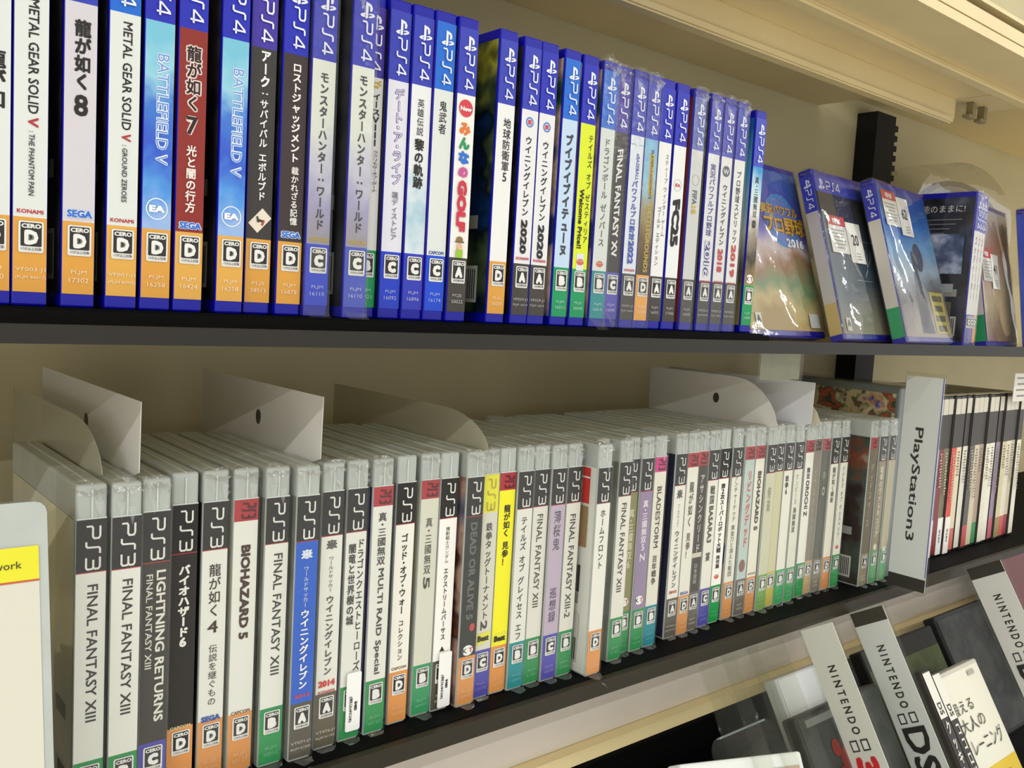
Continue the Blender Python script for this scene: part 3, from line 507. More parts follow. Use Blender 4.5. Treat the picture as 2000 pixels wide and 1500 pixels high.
P3 = [
(0.1211, 0.024, 'black', (226, 226, 216), 'B', None, [('r', 'FINAL FANTASY XIII', 31.7, 99.8, 0.56, 0.36, (52, 50, 46), 0.014)], 'BLJM\n61001', 1, 'cream', 'ivory spine with tall thin black capitals, leftmost of the lower row'),
(0.1368, 0.0226, 'black', (226, 226, 216), 'B', None, [('r', 'FINAL FANTASY XIII', 31.0, 99.4, 0.56, 0.36, (52, 50, 46), 0.014)], 'BLJM\n61001', 1, 'grey', 'ivory spine with tall thin black capitals, second from the left, lower row'),
(0.1522, 0.0261, 'black', (58, 54, 48), 'C', (78, 72, 168), [('r', 'LIGHTNING RETURNS', 29.9, 108.8, 0.7, 0.34, (222, 220, 206), 0.03), ('r', 'FINAL FANTASY XIII', 31.5, 80.3, 0.28, 0.24, (214, 212, 198), 0.014)], 'BLJM\n61045', 1, 'grey', 'dark spine with two columns of pale capitals and violet strip'),
(0.1695, 0.0345, 'black', (44, 41, 36), 'D', None, [('v', 'バイオハザード6', 31.7, 76.0, 0.52, 0.44, (232, 230, 220), 0.05), ('h', 'CAPCOM', 119.5, 0.5, 0.8, 1.9, (206, 196, 150), 0.04)], 'BLJM\n60407', 0, 'grey', 'plain black spine with white bold katakana and orange strip, no film'),
(0.1857, 0.034, 'black', (226, 226, 216), 'D', None, [('v', '龍が如く', 33.1, 62.5, 0.52, 0.5, (62, 44, 34), 0.014), ('h', '4', 67.8, 0.48, 0.42, 6.6, (62, 44, 34), 0.02), ('v', '伝説を継ぐもの', 77.4, 111.6, 0.52, 0.36, (62, 44, 34), 0.0), ('h', 'SEGA', 118.5, 0.5, 0.78, 3.2, (52, 84, 160), 0.06)], 'BLJM\n60209', 1, 'dark', 'ivory spine with brown brush-style characters and a figure 4'),
(0.2021, 0.0331, 'red', (226, 226, 216), 'D', None, [('r', 'BIOHAZARD 5', 25.0, 77.6, 0.52, 0.4, (66, 44, 34), 0.05), ('h', 'CAPCOM', 118.9, 0.5, 0.8, 1.9, (120, 96, 60), 0.04)], 'BLJM\n60123', 1, 'cream', 'ivory spine with bold brown capitals under a red top, near the left end'),
(0.2191, 0.0303, 'black', (226, 226, 216), 'B', None, [('r', 'FINAL FANTASY XIII', 31.4, 100.7, 0.58, 0.38, (60, 58, 52), 0.014)], 'BLJM\n55012', 1, 'grey', 'ivory spine with thin capitals, just left of the bright blue spine'),
(0.2357, 0.0267, 'black', (36, 92, 196), 'A', None, [('ring', 33.1, 0.5, 2.6, 0.7, (220, 228, 236)), ('v', '米', 30.4, 35.7, 0.5, 0.5, (220, 228, 236), 0.05), ('v', 'ワールドサッカー', 39.8, 63.7, 0.5, 0.24, (226, 232, 238), 0.0), ('v', 'ウイニングイレブン', 64.9, 111.3, 0.5, 0.42, (238, 240, 240), 0.04), ('h', '2013', 115.2, 0.5, 0.7, 2.0, (206, 60, 90), 0.05)], 'VT071-J1\nBLJM 61020', 1, 'grey', 'bright blue spine with white katakana'),
(0.2535, 0.0308, 'black', (226, 226, 216), 'A', (92, 84, 66), [('ring', 30.8, 0.5, 2.6, 0.7, (90, 88, 84)), ('v', '米', 28.1, 33.5, 0.5, 0.5, (90, 88, 84), 0.05), ('v', 'ワールドサッカー', 37.7, 59.0, 0.5, 0.26, (80, 78, 70), 0.0), ('v', 'ウイニングイレブン', 60.8, 108.7, 0.5, 0.4, (56, 54, 48), 0.02), ('h', '2014', 113.6, 0.5, 0.8, 4.0, (206, 64, 58), 0.06), ('h', 'KONAMI', 118.6, 0.5, 0.78, 1.7, (190, 48, 52), 0.03)], 'VT076-J1\nBLJM 61105', 1, 'grey', 'ivory spine with katakana and slanted red figures, right of the blue spine'),
(0.2702, 0.0319, 'black', (226, 226, 216), 'B', None, [('v', 'ドラゴンクエストヒーローズ', 29.8, 111.0, 0.74, 0.36, (48, 46, 42), 0.02), ('v', '闇竜と世界樹の城', 32.3, 82.0, 0.32, 0.38, (48, 46, 42), 0.02), ('sticker', 111.0, 147.2, 0.62)], 'BLJM\n61245', 1, 'dark', 'ivory spine with two text columns and a white price sticker over green'),
(0.2872, 0.0311, 'red', (226, 226, 216), 'B', None, [('v', '真・三國無双', 15.5, 48.1, 0.5, 0.44, (56, 54, 48), 0.02), ('r', 'MULTI RAID Special', 50.0, 115.8, 0.5, 0.36, (60, 58, 52), 0.02)], 'BLJM\n60150', 1, 'violet', 'ivory spine under a red top, kanji running into mixed-case Latin letters'),
(0.306, 0.0345, 'black', (232, 230, 218), 'D', None, [('v', 'ゴッド・オブ・ウォー', 31.7, 83.0, 0.5, 0.38, (44, 42, 38), 0.03), ('v', 'コレクション', 86.3, 112.6, 0.5, 0.3, (44, 42, 38), 0.01), ('h', 'CAPCOM', 117.3, 0.5, 0.8, 1.9, (130, 104, 60), 0.04)], 'BLJM\n60200', 0, 'dark', 'clean white spine with orange strip, standing a little apart, katakana title'),
(0.3245, 0.0355, 'red', (214, 214, 196), 'B', (46, 150, 92), [('v', '真・三國無双', 23.7, 60.7, 0.5, 0.4, (70, 68, 60), 0.01), ('r', '5', 62.0, 70.0, 0.5, 0.36, (70, 68, 60), 0.02)], 'BLJM\n60021', 1, 'cream', 'greenish ivory spine under a red top, short kanji title ending 5'),
(0.339, 0.0348, 'black', (240, 238, 230), 'A', None, [('v', '機動戦士ガンダム', 31.1, 55.3, 0.5, 0.24, (50, 48, 44), 0.0), ('v', 'エクストリームバーサス', 58.0, 106.2, 0.5, 0.28, (50, 48, 44), 0.02), ('tri', 112.0, 0.5), ('sticker', 114.0, 150.9, 0.66)], 'BLJM\n60389', 0, 'redart', 'very white spine with fine print and a white price sticker at its foot'),
(0.357, 0.0309, 'black', (46, 50, 42), 'D', None, [('r', 'DEAD OR ALIVE 5', 29.6, 94.6, 0.5, 0.4, (104, 104, 98), 0.04), ('disc', 100.2, 0.7, 2.2, (190, 70, 66), 1.2), ('disc', 115.4, 0.5, 4.4, (238, 238, 232), 0.8), ('h', 'K', 115.4, 0.32, 0.26, 3.2, (34, 30, 28), 0.015), ('h', 'T', 115.4, 0.68, 0.26, 3.2, (204, 60, 58), 0.015)], 'BLJM\n60450', 1, 'figure', 'black-green spine with embossed grey capitals, round white mark, orange strip'),
(0.3725, 0.0345, (232, 226, 50), (214, 212, 196), 'C', (78, 72, 168), [('v', '鉄拳タッグトーナメント', 32.2, 98.6, 0.52, 0.42, (74, 70, 62), 0.02), ('r', '2', 99.3, 105.7, 0.5, 0.4, (74, 70, 62), 0.03), ('best', 111.4)], 'BLJS\n10170', 1, 'grey', 'ivory spine with a yellow top, beside the all-yellow spine'),
(0.3872, 0.0348, 'red', (238, 232, 40), 'D', None, [('v', '龍が如く 見参！', 21.6, 63.9, 0.54, 0.42, (44, 40, 30), 0.03), ('best', 114.4)], 'BLJM\n55009', 0, 'cream', 'bright yellow spine with a red top on the lower shelf'),
(0.402, 0.0329, 'black', (226, 226, 216), 'B', (22, 140, 142), [('v', 'テイルズ オブ グレイセス エフ', 30.9, 118.2, 0.5, 0.42, (66, 64, 58), 0.02)], 'BLJS\n10093', 1, 'grey', 'ivory spine with katakana and teal strip, right of the bright yellow spine'),
(0.417, 0.0335, 'black', (222, 220, 208), 'B', None, [('r', 'FINAL FANTASY XIII', 31.2, 97.7, 0.5, 0.38, (76, 74, 66), 0.014)], 'BLJM\n61001', 1, 'grey', 'ivory spine with thin capitals, left of the lilac spine'),
(0.4318, 0.0315, 'black', (188, 172, 190), 'C', (78, 72, 168), [('v', '薄桜鬼', 29.4, 58.8, 0.5, 0.52, (74, 66, 74), 0.0), ('v', '巡想録', 84.8, 110.9, 0.5, 0.5, (70, 56, 86), 0.0)], 'BLJM\n60230', 1, 'grey', 'lilac spine with flowing brush writing'),
(0.4468, 0.0315, 'black', (222, 220, 208), 'B', None, [('r', 'FINAL FANTASY XIII-2', 33.9, 109.9, 0.5, 0.4, (66, 64, 58), 0.014)], 'BLJM\n60382', 1, 'grey', 'ivory spine with thin capitals, right of the lilac spine'),
(0.466, 0.0206, 'black', (232, 230, 220), 'D', None, [('v', 'ホームフロント', 29.9, 74.3, 0.5, 0.4, (60, 58, 52), 0.02)], 'BLJM\n60323', 1, 'flag', 'ivory spine pulled forward, white side cover with a red starred emblem'),
(0.4833, 0.04, 'black', (206, 214, 214), 'B', (110, 190, 150), [('v', 'リトルビッグプラネット', 31.9, 97.0, 0.6, 0.4, (120, 130, 128), 0.02)], 'BCJS\n30018', 1, 'grey', 'pale spine set back, mostly hidden by the pulled-forward case'),
(0.4993, 0.031, 'black', (226, 224, 212), 'B', None, [('r', 'FINAL FANTASY XIII', 30.9, 99.5, 0.5, 0.38, (66, 64, 58), 0.014)], 'BLJM\n61001', 1, 'grey', 'ivory spine with thin capitals, left of the olive spine'),
(0.514, 0.0375, 'black', (138, 134, 84), 'B', None, [('v', '真・三國無双6', 38.4, 85.9, 0.6, 0.46, (206, 202, 170), 0.03), ('disc', 111.9, 0.5, 4.4, (238, 238, 232), 0.8), ('h', 'K', 111.9, 0.32, 0.26, 3.2, (34, 30, 28), 0.015), ('h', 'T', 111.9, 0.68, 0.26, 3.2, (204, 60, 58), 0.015)], 'BLJM\n60311', 1, 'grey', 'olive spine with pale characters'),
(0.529, 0.0358, 'black', (146, 128, 158), 'B', None, [('v', '真・三國無双5', 32.4, 73.0, 0.5, 0.46, (224, 216, 222), 0.03), ('r', 'Z', 74.6, 81.1, 0.5, 0.42, (224, 216, 222), 0.03), ('disc', 112.3, 0.5, 4.4, (238, 238, 232), 0.8), ('h', 'K', 112.3, 0.32, 0.26, 3.2, (34, 30, 28), 0.015), ('h', 'T', 112.3, 0.68, 0.26, 3.2, (204, 60, 58), 0.015)], 'BLJM\n60140', 1, 'grey', 'mauve spine with pale characters and green strip'),
(0.5449, 0.0365, (206, 60, 130), (226, 222, 206), 'B', (22, 134, 148), [('r', 'BLADESTORM', 23.4, 72.8, 0.5, 0.38, (72, 66, 56), 0.02), ('v', '百年戦争', 78.6, 102.7, 0.5, 0.42, (72, 66, 56), 0.02)], 'BLJM\n60041', 1, 'grey', 'ivory spine with a magenta top'),
(0.574, 0.0395, 'black', (232, 230, 218), 'A', (92, 86, 78), [('ring', 32.8, 0.5, 2.6, 0.7, (90, 88, 84)), ('v', '米', 29.0, 36.6, 0.5, 0.5, (90, 88, 84), 0.05), ('v', 'ワールドサッカー', 40.9, 60.3, 0.5, 0.22, (90, 88, 80), 0.0), ('v', 'ウイニングイレブン', 62.9, 110.8, 0.5, 0.42, (70, 68, 60), 0.02), ('h', '2012', 114.2, 0.5, 0.7, 2.4, (190, 70, 66), 0.05)], 'VT068-J1\nBLJM 61010', 1, 'navy', 'ivory spine right of the dark gap, katakana ending in faded red figures'),
(0.5888, 0.0395, 'red', (230, 228, 214), 'D', None, [('v', '龍が如く', 23.5, 62.1, 0.5, 0.42, (80, 70, 58), 0.02), ('v', '見参！', 66.4, 88.8, 0.5, 0.4, (110, 84, 58), 0.02), ('h', 'SEGA', 117.5, 0.5, 0.78, 2.6, (96, 110, 176), 0.05)], 'BLJM\n55009', 1, 'grey', 'ivory spine with a red top and brown characters, right of the dark gap'),
(0.6035, 0.0412, 'red', (66, 60, 52), 'A', (104, 98, 90), [('v', 'アサシンクリード', 18.6, 86.1, 0.55, 0.42, (214, 210, 196), 0.02), ('rect', 87.8, 0.5, 4, 13, (208, 200, 180)), ('v', '日本語版', 94.8, 112.5, 0.5, 0.34, (190, 186, 170), 0.0)], 'BLJM\n60060', 1, 'grey', 'dark spine crossed by a pale bar low down'),
(0.6204, 0.0423, 'black', (232, 230, 216), 'C', (78, 72, 168), [('v', '戦国', 30.2, 46.5, 0.5, 0.46, (70, 66, 60), 0.03), ('r', 'BASARA3', 47.8, 79.7, 0.5, 0.42, (70, 66, 60), 0.03), ('v', '宴', 87.7, 95.8, 0.5, 0.44, (70, 60, 56), 0.02)], 'BLJM\n60388', 1, 'cream', 'ivory spine with violet strip, left of the vivid green-footed spine'),
(0.6365, 0.0435, 'black', (240, 238, 228), 'B', (20, 150, 72), [('v', '第2次スーパーロボット大戦', 30.0, 91.1, 0.5, 0.44, (40, 38, 36), 0.04), ('v', '再世篇', 92.9, 104.7, 0.5, 0.4, (40, 38, 36), 0.03), ('disc', 112.0, 0.5, 3.2, (214, 96, 72), 0.62), ('h', 'BANDAI', 111.1, 0.5, 0.42, 0.8, (216, 221, 217), 0.02)], 'BLJS\n10142', 0, 'redart', 'very white spine with heavy black characters and vivid green strip'),
(0.6545, 0.0433, 'black', (230, 228, 212), 'D', None, [('v', 'アンチャーテッド 黄金刀と消えた船団', 24.3, 114.7, 0.5, 0.4, (92, 90, 80), 0.01)], 'BCJS\n30015', 1, 'photo', 'ivory spine with faint small text, left of the pale teal spine'),
(0.6718, 0.043, 'red', (188, 204, 196), 'A', (104, 98, 88), [('v', 'リビングデッド', 21.0, 91.1, 0.6, 0.46, (206, 92, 84), 0.04), ('disc', 107.4, 0.5, 4.4, (140, 96, 84), 1.3)], 'BLJM\n60255', 1, 'grey', 'pale teal spine with red characters and a brown smudge'),
(0.6866, 0.0427, 'red', (234, 230, 212), 'D', None, [('r', 'BIOHAZARD 5', 23.0, 77.1, 0.55, 0.4, (66, 56, 44), 0.05), ('h', 'CAPCOM', 116.6, 0.5, 0.8, 1.9, (130, 110, 70), 0.04)], 'BLJM\n60123', 1, 'grey', 'ivory spine with bold capitals under a red top, far from the left end'),
(0.7024, 0.0412, 'black', (206, 204, 176), 'B', (120, 168, 84), [('v', '侍道', 38.0, 61.6, 0.5, 0.4, (150, 146, 120), 0.02)], 'BLJM\n60033', 1, 'grey', 'sage ivory spine with film hanging in points below'),
(0.7171, 0.0428, 'black', (206, 202, 160), 'B', (196, 186, 80), [], 'BLJM\n60070', 1, 'grey', 'blank yellowish spine with yellow strip'),
(0.7318, 0.0422, 'black', (234, 232, 216), 'B', (56, 168, 96), [('v', '鉄拳6', 30.2, 48.5, 0.4, 0.42, (56, 54, 48), 0.03)], 'BLJS\n10052', 1, 'grey', 'ivory spine with a short bold title near the top and green strip'),
(0.7477, 0.0418, 'black', (226, 224, 206), 'B', (62, 162, 92), [('v', 'ワンピース', 29.9, 59.2, 0.4, 0.34, (136, 134, 120), 0.01), ('v', '海賊無双', 61.6, 86.1, 0.4, 0.38, (96, 94, 84), 0.02)], 'BLJM\n60419', 1, 'grey', 'ivory spine with grey title, left of the dark sliver gap'),
(0.77, 0.045, 'red', (238, 236, 224), 'B', (30, 150, 70), [('v', '無双', 25.8, 37.7, 0.5, 0.44, (50, 48, 44), 0.03), ('r', 'OROCHI Z', 38.7, 73.5, 0.5, 0.42, (50, 48, 44), 0.03)], 'BLJM\n60120', 1, 'dark', 'white spine with a red top and bold black title, right of the dark sliver gap'),
(0.785, 0.0463, (112, 106, 96), (138, 130, 116), 'D', (196, 164, 118), [('v', 'ソウルキャリバー', 28.6, 101.8, 0.5, 0.4, (176, 168, 150), 0.01)], 'BLJS\n10116', 1, 'grey', 'smoky grey spine with a faded orange strip'),
(0.8, 0.0458, (172, 80, 80), (96, 96, 86), 'A', (132, 124, 106), [('v', '影', 32.2, 40.3, 0.5, 0.4, (170, 166, 150), 0.01), ('r', '0', 47.4, 56.6, 0.5, 0.4, (176, 172, 158), 0.02)], 'BLJM\n60401', 1, 'grey', 'dull grey-green spine under a faded red top'),
(0.815, 0.0445, 'black', (232, 228, 210), 'D', None, [('v', '龍が如く維新', 29.0, 64.9, 0.5, 0.42, (96, 92, 80), 0.03)], 'BLJM\n61149', 1, 'grey', 'ivory spine with orange strip, second from the right before the open gap'),
(0.8325, 0.0444, 'black', (232, 230, 214), 'B', (44, 150, 78), [('v', 'テイルズ オブ ヴェスペリア', 29.2, 102.2, 0.5, 0.34, (110, 106, 92), 0.01), ('disc', 111.7, 0.5, 3.2, (214, 96, 72), 0.62), ('h', 'BANDAI', 110.6, 0.5, 0.42, 0.8, (216, 221, 217), 0.02)], 'BLJS\n10053', 1, 'redart', 'ivory spine with green strip, last before the open gap'),
(0.864, 0.031, 'red', (112, 100, 80), 'A', (150, 140, 112), [('v', 'デッドスペース', 26.6, 92.3, 0.45, 0.4, (180, 172, 150), 0.02)], 'BLJM\n60250', 1, 'night', 'brown-grey spine with a red top, right of the open gap'),
(0.883, 0.031, 'black', (150, 138, 110), 'B', (90, 170, 104), [('v', '戦場のヴァルキュリア', 30.5, 105.3, 0.5, 0.44, (220, 214, 196), 0.03), ('disc', 115.0, 0.5, 3.2, (226, 220, 204), 1.0)], 'BLJM\n60052', 1, 'grey', 'tan spine with pale blocky characters, left of the grey sign'),
(0.9025, 0.031, 'black', (186, 178, 146), 'B', (90, 170, 104), [('disc', 119.7, 0.5, 3.2, (226, 220, 204), 1.0)], 'BLJM\n60320', 1, 'grey', 'mottled beige spine partly behind the grey sign'),
]
def lighter(c, k): return tuple(int(v + (255 - v) * k) for v in c)
for i, (x, y, top, body, rat, rcol, items, code, wrap, a, label) in enumerate(P4):
    rc = rcol or RC[rat]
    bands = [(0, .0365, M_(top)), (.0365, .128, M_(body)), (.128, .159, M_(rc))]
    game_case(T(x, y, 0), W4, I4, D4, .006, .165, SHELL4, bands, items, MARK4, rat, 0.1296, code, 0.1498, lighter(rc, 0.62), ARTS[a], 'game_case',
              label, 'game case', 'blue game cases standing on the upper shelf', SL4[i % 3] if wrap else None)
FL = {10, 15, 27, 36, 37, 39, 42}
for i, (x, y, band, body, rat, rcol, items, code, wrap, a, label) in enumerate(P3):
    rc = rcol or RC3[rat]
    if band == 'red': bands = [(0, .0118, M_((172, 52, 58))), (.0118, .1195, M_(body)), (.1195, .152, M_(rc))]; mk = MARK3R
    elif band == 'black': bands = [(0, .0254, M_((38, 35, 31))), (.0254, .0259, M_((170, 50, 54))), (.0259, .1195, M_(body)), (.1195, .152, M_(rc))]; mk = MARK3
    else:
        h = .0254 if band[1] > 150 else .0118
        bands = [(0, h, M_(band)), (h, .1195, M_(body)), (.1195, .152, M_(rc))]; mk = MARK3Y if h > .02 else MARK3R
    r_ = game_case(T(x, y, ZL), W3, I3, D3, .002, .154, SHELL3, bands, items, mk, rat, 0.1215, code, 0.1430, lighter(rc, 0.35) if rat != 'A' else (206, 198, 176), ARTS[a], 'game_case',
                   label, 'game case', 'clear game cases standing on the lower shelf', (SL3F if i in FL else SL3[i % 5]) if wrap else None)
    mb = MB(); g_ = mat((206, 212, 206), 0.2)
    mb.box(W3 * .47, W3 * .53, -0.0006, -0.0001, 0.1548, 0.1685, g_); mb.box(0.0004, W3 - .0004, -0.0005, 0.0, 0.1542, 0.1549, g_)
    mb.box(W3 * .47, W3 * .53, 0.0, 0.13, 0.1710, 0.1714, g_); mb.build('case_seam', r_)
    if a == 'flag':
        mb = MB(); fn = lambda s_, t_, e_: (-e_ - 0.0003, 0.045 - s_, 0.146 - t_); sp = Spine(mb, 0, 0, 0.04, 0.0003, fn)
        sp.rect(0.006, 0.5, 0.026, 0.036, (196, 60, 56)); sp.rect(0.0, 0.5, 0.0012, 0.036, (222, 222, 214)); sp.disc(0.006, 0.55, 0.0085, (226, 224, 216))
        st = []
        for q in range(10):
            rr_ = 0.0076 if q % 2 == 0 else 0.003; an = -math.pi / 2 + q * math.pi / 5; st.append((0.022 + rr_ * math.cos(an), 0.006 + rr_ * math.sin(an)))
        sp.pts(st, (196, 60, 56)); sp.rect(0.036, 0.5, 0.030, 0.036, (150, 120, 84)); sp.rect(0.075, 0.6, 0.02, 0.02, (60, 56, 50)); sp.rect(0.11, 0.6, 0.018, 0.024, (190, 188, 178))
        mb.build('cover_emblem', r_)

# film tip under the teal-strip case and tuft above it
def tip(root, pts, name='film_tip'):
    mb = MB()
    for q in pts: mb.poly(q, FILM)
    mb.build(name, root)
cs = [o for o in COL.objects if o.name.startswith('game_case') and o.parent is None]
tip(cs[21], [[(0, -.0015, .006), (.0138, -.0015, .004), (.0150, -.010, -.007)], [(0, -.0015, .006), (.0150, -.010, -.007), (.002, -.008, -.001)]])
tip(cs[21], [[(.002, .004, .1715), (.016, .006, .1715), (.0165, .008, .1800)], [(.002, .004, .1715), (.0165, .008, .18), (.008, .006, .1765)]], 'film_tuft')
tip(cs[22], [[(0.001, -.0015, .012), (.013, -.0015, .003), (.004, -.006, .0)], [(0.005, -.002, .02), (.013, -.0015, .003), (.009, -.008, .004)]])
tip(cs[9], [[(0, -.0015, .004), (.0138, -.0015, .003), (.013, -.006, -.0002)], [(0, -.0015, .004), (.013, -.006, -.0002), (.001, -.006, .0)]])
tip(cs[10], [[(0, -.0015, .004), (.0138, -.0015, .003), (.013, -.006, -.0002)], [(0, -.0015, .004), (.013, -.006, -.0002), (.001, -.006, .0)]])

# ------------------------------------------------------------------ index dividers on the lower shelf
def divider(x, label, corner, m_, y0=0.03, y1=0.222, top=0.209, hole=True, lean=0.0, bow=0.0):
    yb = y0 + 0.022; prof = [(yb, 0.0005), (yb, 0.166)]
    if corner == 'square': prof += [(y0, 0.1735), (y0 - .001, top)]
    else:
        prof[1] = (yb, 0.168); prof += [(y0 + 0.004, 0.1725)]
        for q in range(7): a = q / 6.0; prof.append((y0 + 0.005 + 0.05 * a ** 1.5, 0.175 + (top - 0.175) * math.sin(a * math.pi / 2)))
    prof += [(y1, top), (y1, 0.0005)]
    t = 0.0004; n = len(prof); mbd = MB()
    off = lambda z: lean * max(0.0, z - 0.165) + bow * max(0.0, z - 0.165) ** 2 * 30
    vs = [(-t / 2 + off(z), y, z) for y, z in prof] + [(t / 2 + off(z), y, z) for y, z in prof]
    fs = [tuple(range(n)), tuple(range(2 * n - 1, n - 1, -1))] + [(k, k + n, (k + 1) % n + n, (k + 1) % n) for k in range(n)]
    root = thing('index_divider', label, 'divider', T(x, 0, ZL), 'index dividers between the clear cases')
    mbd.add(vs, fs, m_); mbd.build('divider_sheet', root)
    if hole:
        mb = MB(); c = (-t / 2 - 0.0003 + off(top - .022), (y0 + y1) / 2 - 0.005, top - 0.022); k = 14
        mb.poly([(c[0], c[1] + 0.0035 * math.cos(2 * math.pi * q / k), c[2] + 0.0048 * math.sin(2 * math.pi * q / k)) for q in range(k)], mat((70, 66, 54))); mb.build('punched_hole', root)
    return root
DW = film('divider_white', (0.9, 0.9, 0.86), 0.02, 0.25, 0.0, diffuse=0.85, dcol=(236, 234, 228))
DC = film('divider_clear', (0.9, 0.9, 0.84), 0.03, 0.2, 0.0, diffuse=0.36, dcol=(216, 212, 190))
divider(.13605, 'translucent divider with a curved corner, leftmost of the index dividers', 'curve', DC, .032, .23, .196, False)
divider(.1516, 'white square-cornered divider with a hole, second from the left end', 'square', DW, .030, .224)
divider(.2515, 'white square-cornered divider with a hole, between the blue spine and its right neighbour', 'square', DW, .031, .206)
divider(.37185, 'translucent grey divider with a curved corner, just left of the yellow-topped spine', 'curve', DC, .026, .235, .194, False)
divider(.7016, 'cream divider with a curved corner, nearest left of the far trio', 'curve', DW, .029, .184, .212)
divider(.7469, 'bluish white square divider, middle of the far trio', 'square', mat((220, 222, 226), 0.4), .028, .20, .211, False)
divider(.7660, 'cream divider with a sloping corner, right of the far trio', 'curve', mat((214, 204, 178), 0.5), .026, .19, .203, False)

# ------------------------------------------------------------------ face-out cases on the upper shelf
def front_art(root, W, D, zlo, zhi, fn_draw, base):
    """front cover printed on the +x side of a case; s runs along depth from the spine, t downward"""
    mb = MB(); fn = lambda s_, t_, e_: (W + e_, s_, zhi - t_); sp = Spine(mb, 0, zhi, D, 0.0005, fn)
    fn_draw(sp, mb); o = mb.build('front_cover_print', root); return o
def price_tag(root, W, s0, t0, zhi, number, pm=False):
    fn = lambda s_, t_, e_: (W + e_, s0 + s_, zhi - t0 - t_)
    mb = MB(); sp = Spine(mb, 0, 0, 0.04, 0.0016, fn)
    sp.rect(0.019, 0.46, 0.038, 0.036, (226, 226, 220)); sp.rect(0.005, 0.46, 0.010, 0.036, (196, 44, 46))
    sp.htext('特価', 0.0052, 0.46, 0.42, 0.006, (236, 230, 226), 0.04)
    for k in range(6): sp.rect(0.0145 + 0.0036 * k, 0.44, 0.0009, 0.028 - 0.004 * (k % 3), (150, 146, 142))
    o = mb.build('price_sticker', root)
    mb = MB(); fn2 = lambda s_, t_, e_: (W + e_, s0 + 0.0365 + s_, zhi - t0 - 0.006 - t_); sp = Spine(mb, 0, 0, 0.032, 0.0018, fn2)
    sp.rect(0.019, 0.5, 0.042, 0.031, (236, 236, 230)); sp.htext(number, 0.016, 0.5, 0.44, 0.0115, (46, 44, 42), 0.02)
    for k in range(3): sp.rect(0.030 + 0.003 * k, 0.55, 0.0008, 0.010, (150, 146, 142))
    mb.build('number_sticker', root)
CRINK = film('crinkled_film', (0.97, 0.97, 0.97), 0.09, 0.06, 0.12, 40.0, diffuse=0.02)
def cover_film(root, seed):
    rnd = random.Random(seed); ph = [rnd.uniform(0, 6.28) for _ in range(6)]; nx, nz = 30, 36; V = []; F = []
    for a in range(nz + 1):
        for b in range(nx + 1):
            u, v = b / nx, a / nz; edge = min(1.0, 8 * min(u, 1 - u, v, 1 - v))
            h = 0.5 * math.sin(9 * u + 5 * v + ph[0]) + 0.35 * math.sin(17 * v - 8 * u + ph[1]) + 0.3 * math.sin(23 * u + 11 * v + ph[2]) + 0.18 * math.sin(37 * v + 29 * u * u + ph[3])
            V.append((W4 + 0.0020 + 0.0008 * edge * h, 0.001 + u * (D4 - 0.002), 0.001 + v * (H4 - 0.002)))
    for a in range(nz):
        for b in range(nx): k = a * (nx + 1) + b; F.append((k, k + 1, k + nx + 2, k + nx + 1))
    mb = MB(); mb.add(V, F, CRINK); mb.build('cover_film', root, True)
def faceout(x, y, z, ang, lean, **k):
    mw = T(x, y, z + W4 * math.sin(math.radians(lean)) + .0004) @ Matrix.Rotation(math.radians(ang), 4, 'Z') @ Matrix.Rotation(math.radians(-lean), 4, 'X') @ Matrix.Rotation(math.radians(-90), 4, 'Z') @ T(-W4, 0, 0)
    return mw
ZS = -0.0081
SL4F = sleeve_mesh(W4, D4, H4, 91, 0); SL4F.materials.append(FILM); SL4F.materials.append(FOLD)
def cover1(sp, mb):
    sp.rect(0.0795, .5, .159, .133, art('cover_ballpark', [(58, 104, 190), (66, 84, 188), (84, 80, 190), (110, 104, 196), (206, 190, 190), (160, 120, 84), (120, 150, 110), (206, 186, 130), (176, 150, 96)], 22, axis=2, rng=(.165, .01)))
    sp.disc(.050, .68, .030, (70, 140, 206), .9); sp.disc(.050, .68, .0255, (104, 130, 206), .9)
    sp.htext('実況パワフル', .040, .66, .50, .0105, (120, 70, 20), .09); sp.htext('実況パワフル', .040, .66, .50, .0105, (222, 176, 60), .03)
    sp.htext('プロ野球', .055, .70, .54, .0185, (120, 70, 20), .08); sp.htext('プロ野球', .055, .70, .54, .0185, (226, 180, 56), .025)
    sp.htext('2016', .072, .80, .24, .009, (226, 232, 240), .05)
    sp.rect(.150, .12, .013, .0096, (226, 226, 220)); sp.htext('A', .149, .12, .05, .007, (60, 58, 54), .06); sp.rect(.149, .86, .014, .018, (214, 220, 226))
def cover2(sp, mb):
    sp.rect(0.0795, .5, .159, .133, art('cover_slate', [(40, 38, 38), (44, 48, 54), (60, 78, 94), (72, 92, 106), (150, 146, 126)], 8, axis=2, rng=(.165, .008), detail=2))
    sp.rect(.008, .5, .017, .133, (46, 62, 180)); family_mark(sp, .0085, .014, .0062, (226, 230, 244)); console_word(sp, 4, .024, .052, .009, .0085, (226, 230, 244), down=False)
    for sg in (-1, 1):
        sp.stroke([(.067 + sg * .004, .100), (.067 + sg * .012, .092), (.067 + sg * .016, .078), (.067 + sg * .013, .070)], .0014, lambda a, b: (a, b), (150, 160, 166))
        sp.stroke([(.067 + sg * .014, .088), (.067 + sg * .024, .080), (.067 + sg * .026, .072)], .0012, lambda a, b: (a, b), (150, 160, 166))
    sp.rect(.104, .5, .0010, .034, (140, 150, 156)); sp.rect(.062, .62, .0009, .075, (110, 122, 132))
    sp.rect(.150, .10, .013, .0096, (206, 206, 200)); sp.htext('A', .149, .10, .05, .007, (60, 58, 54), .06)
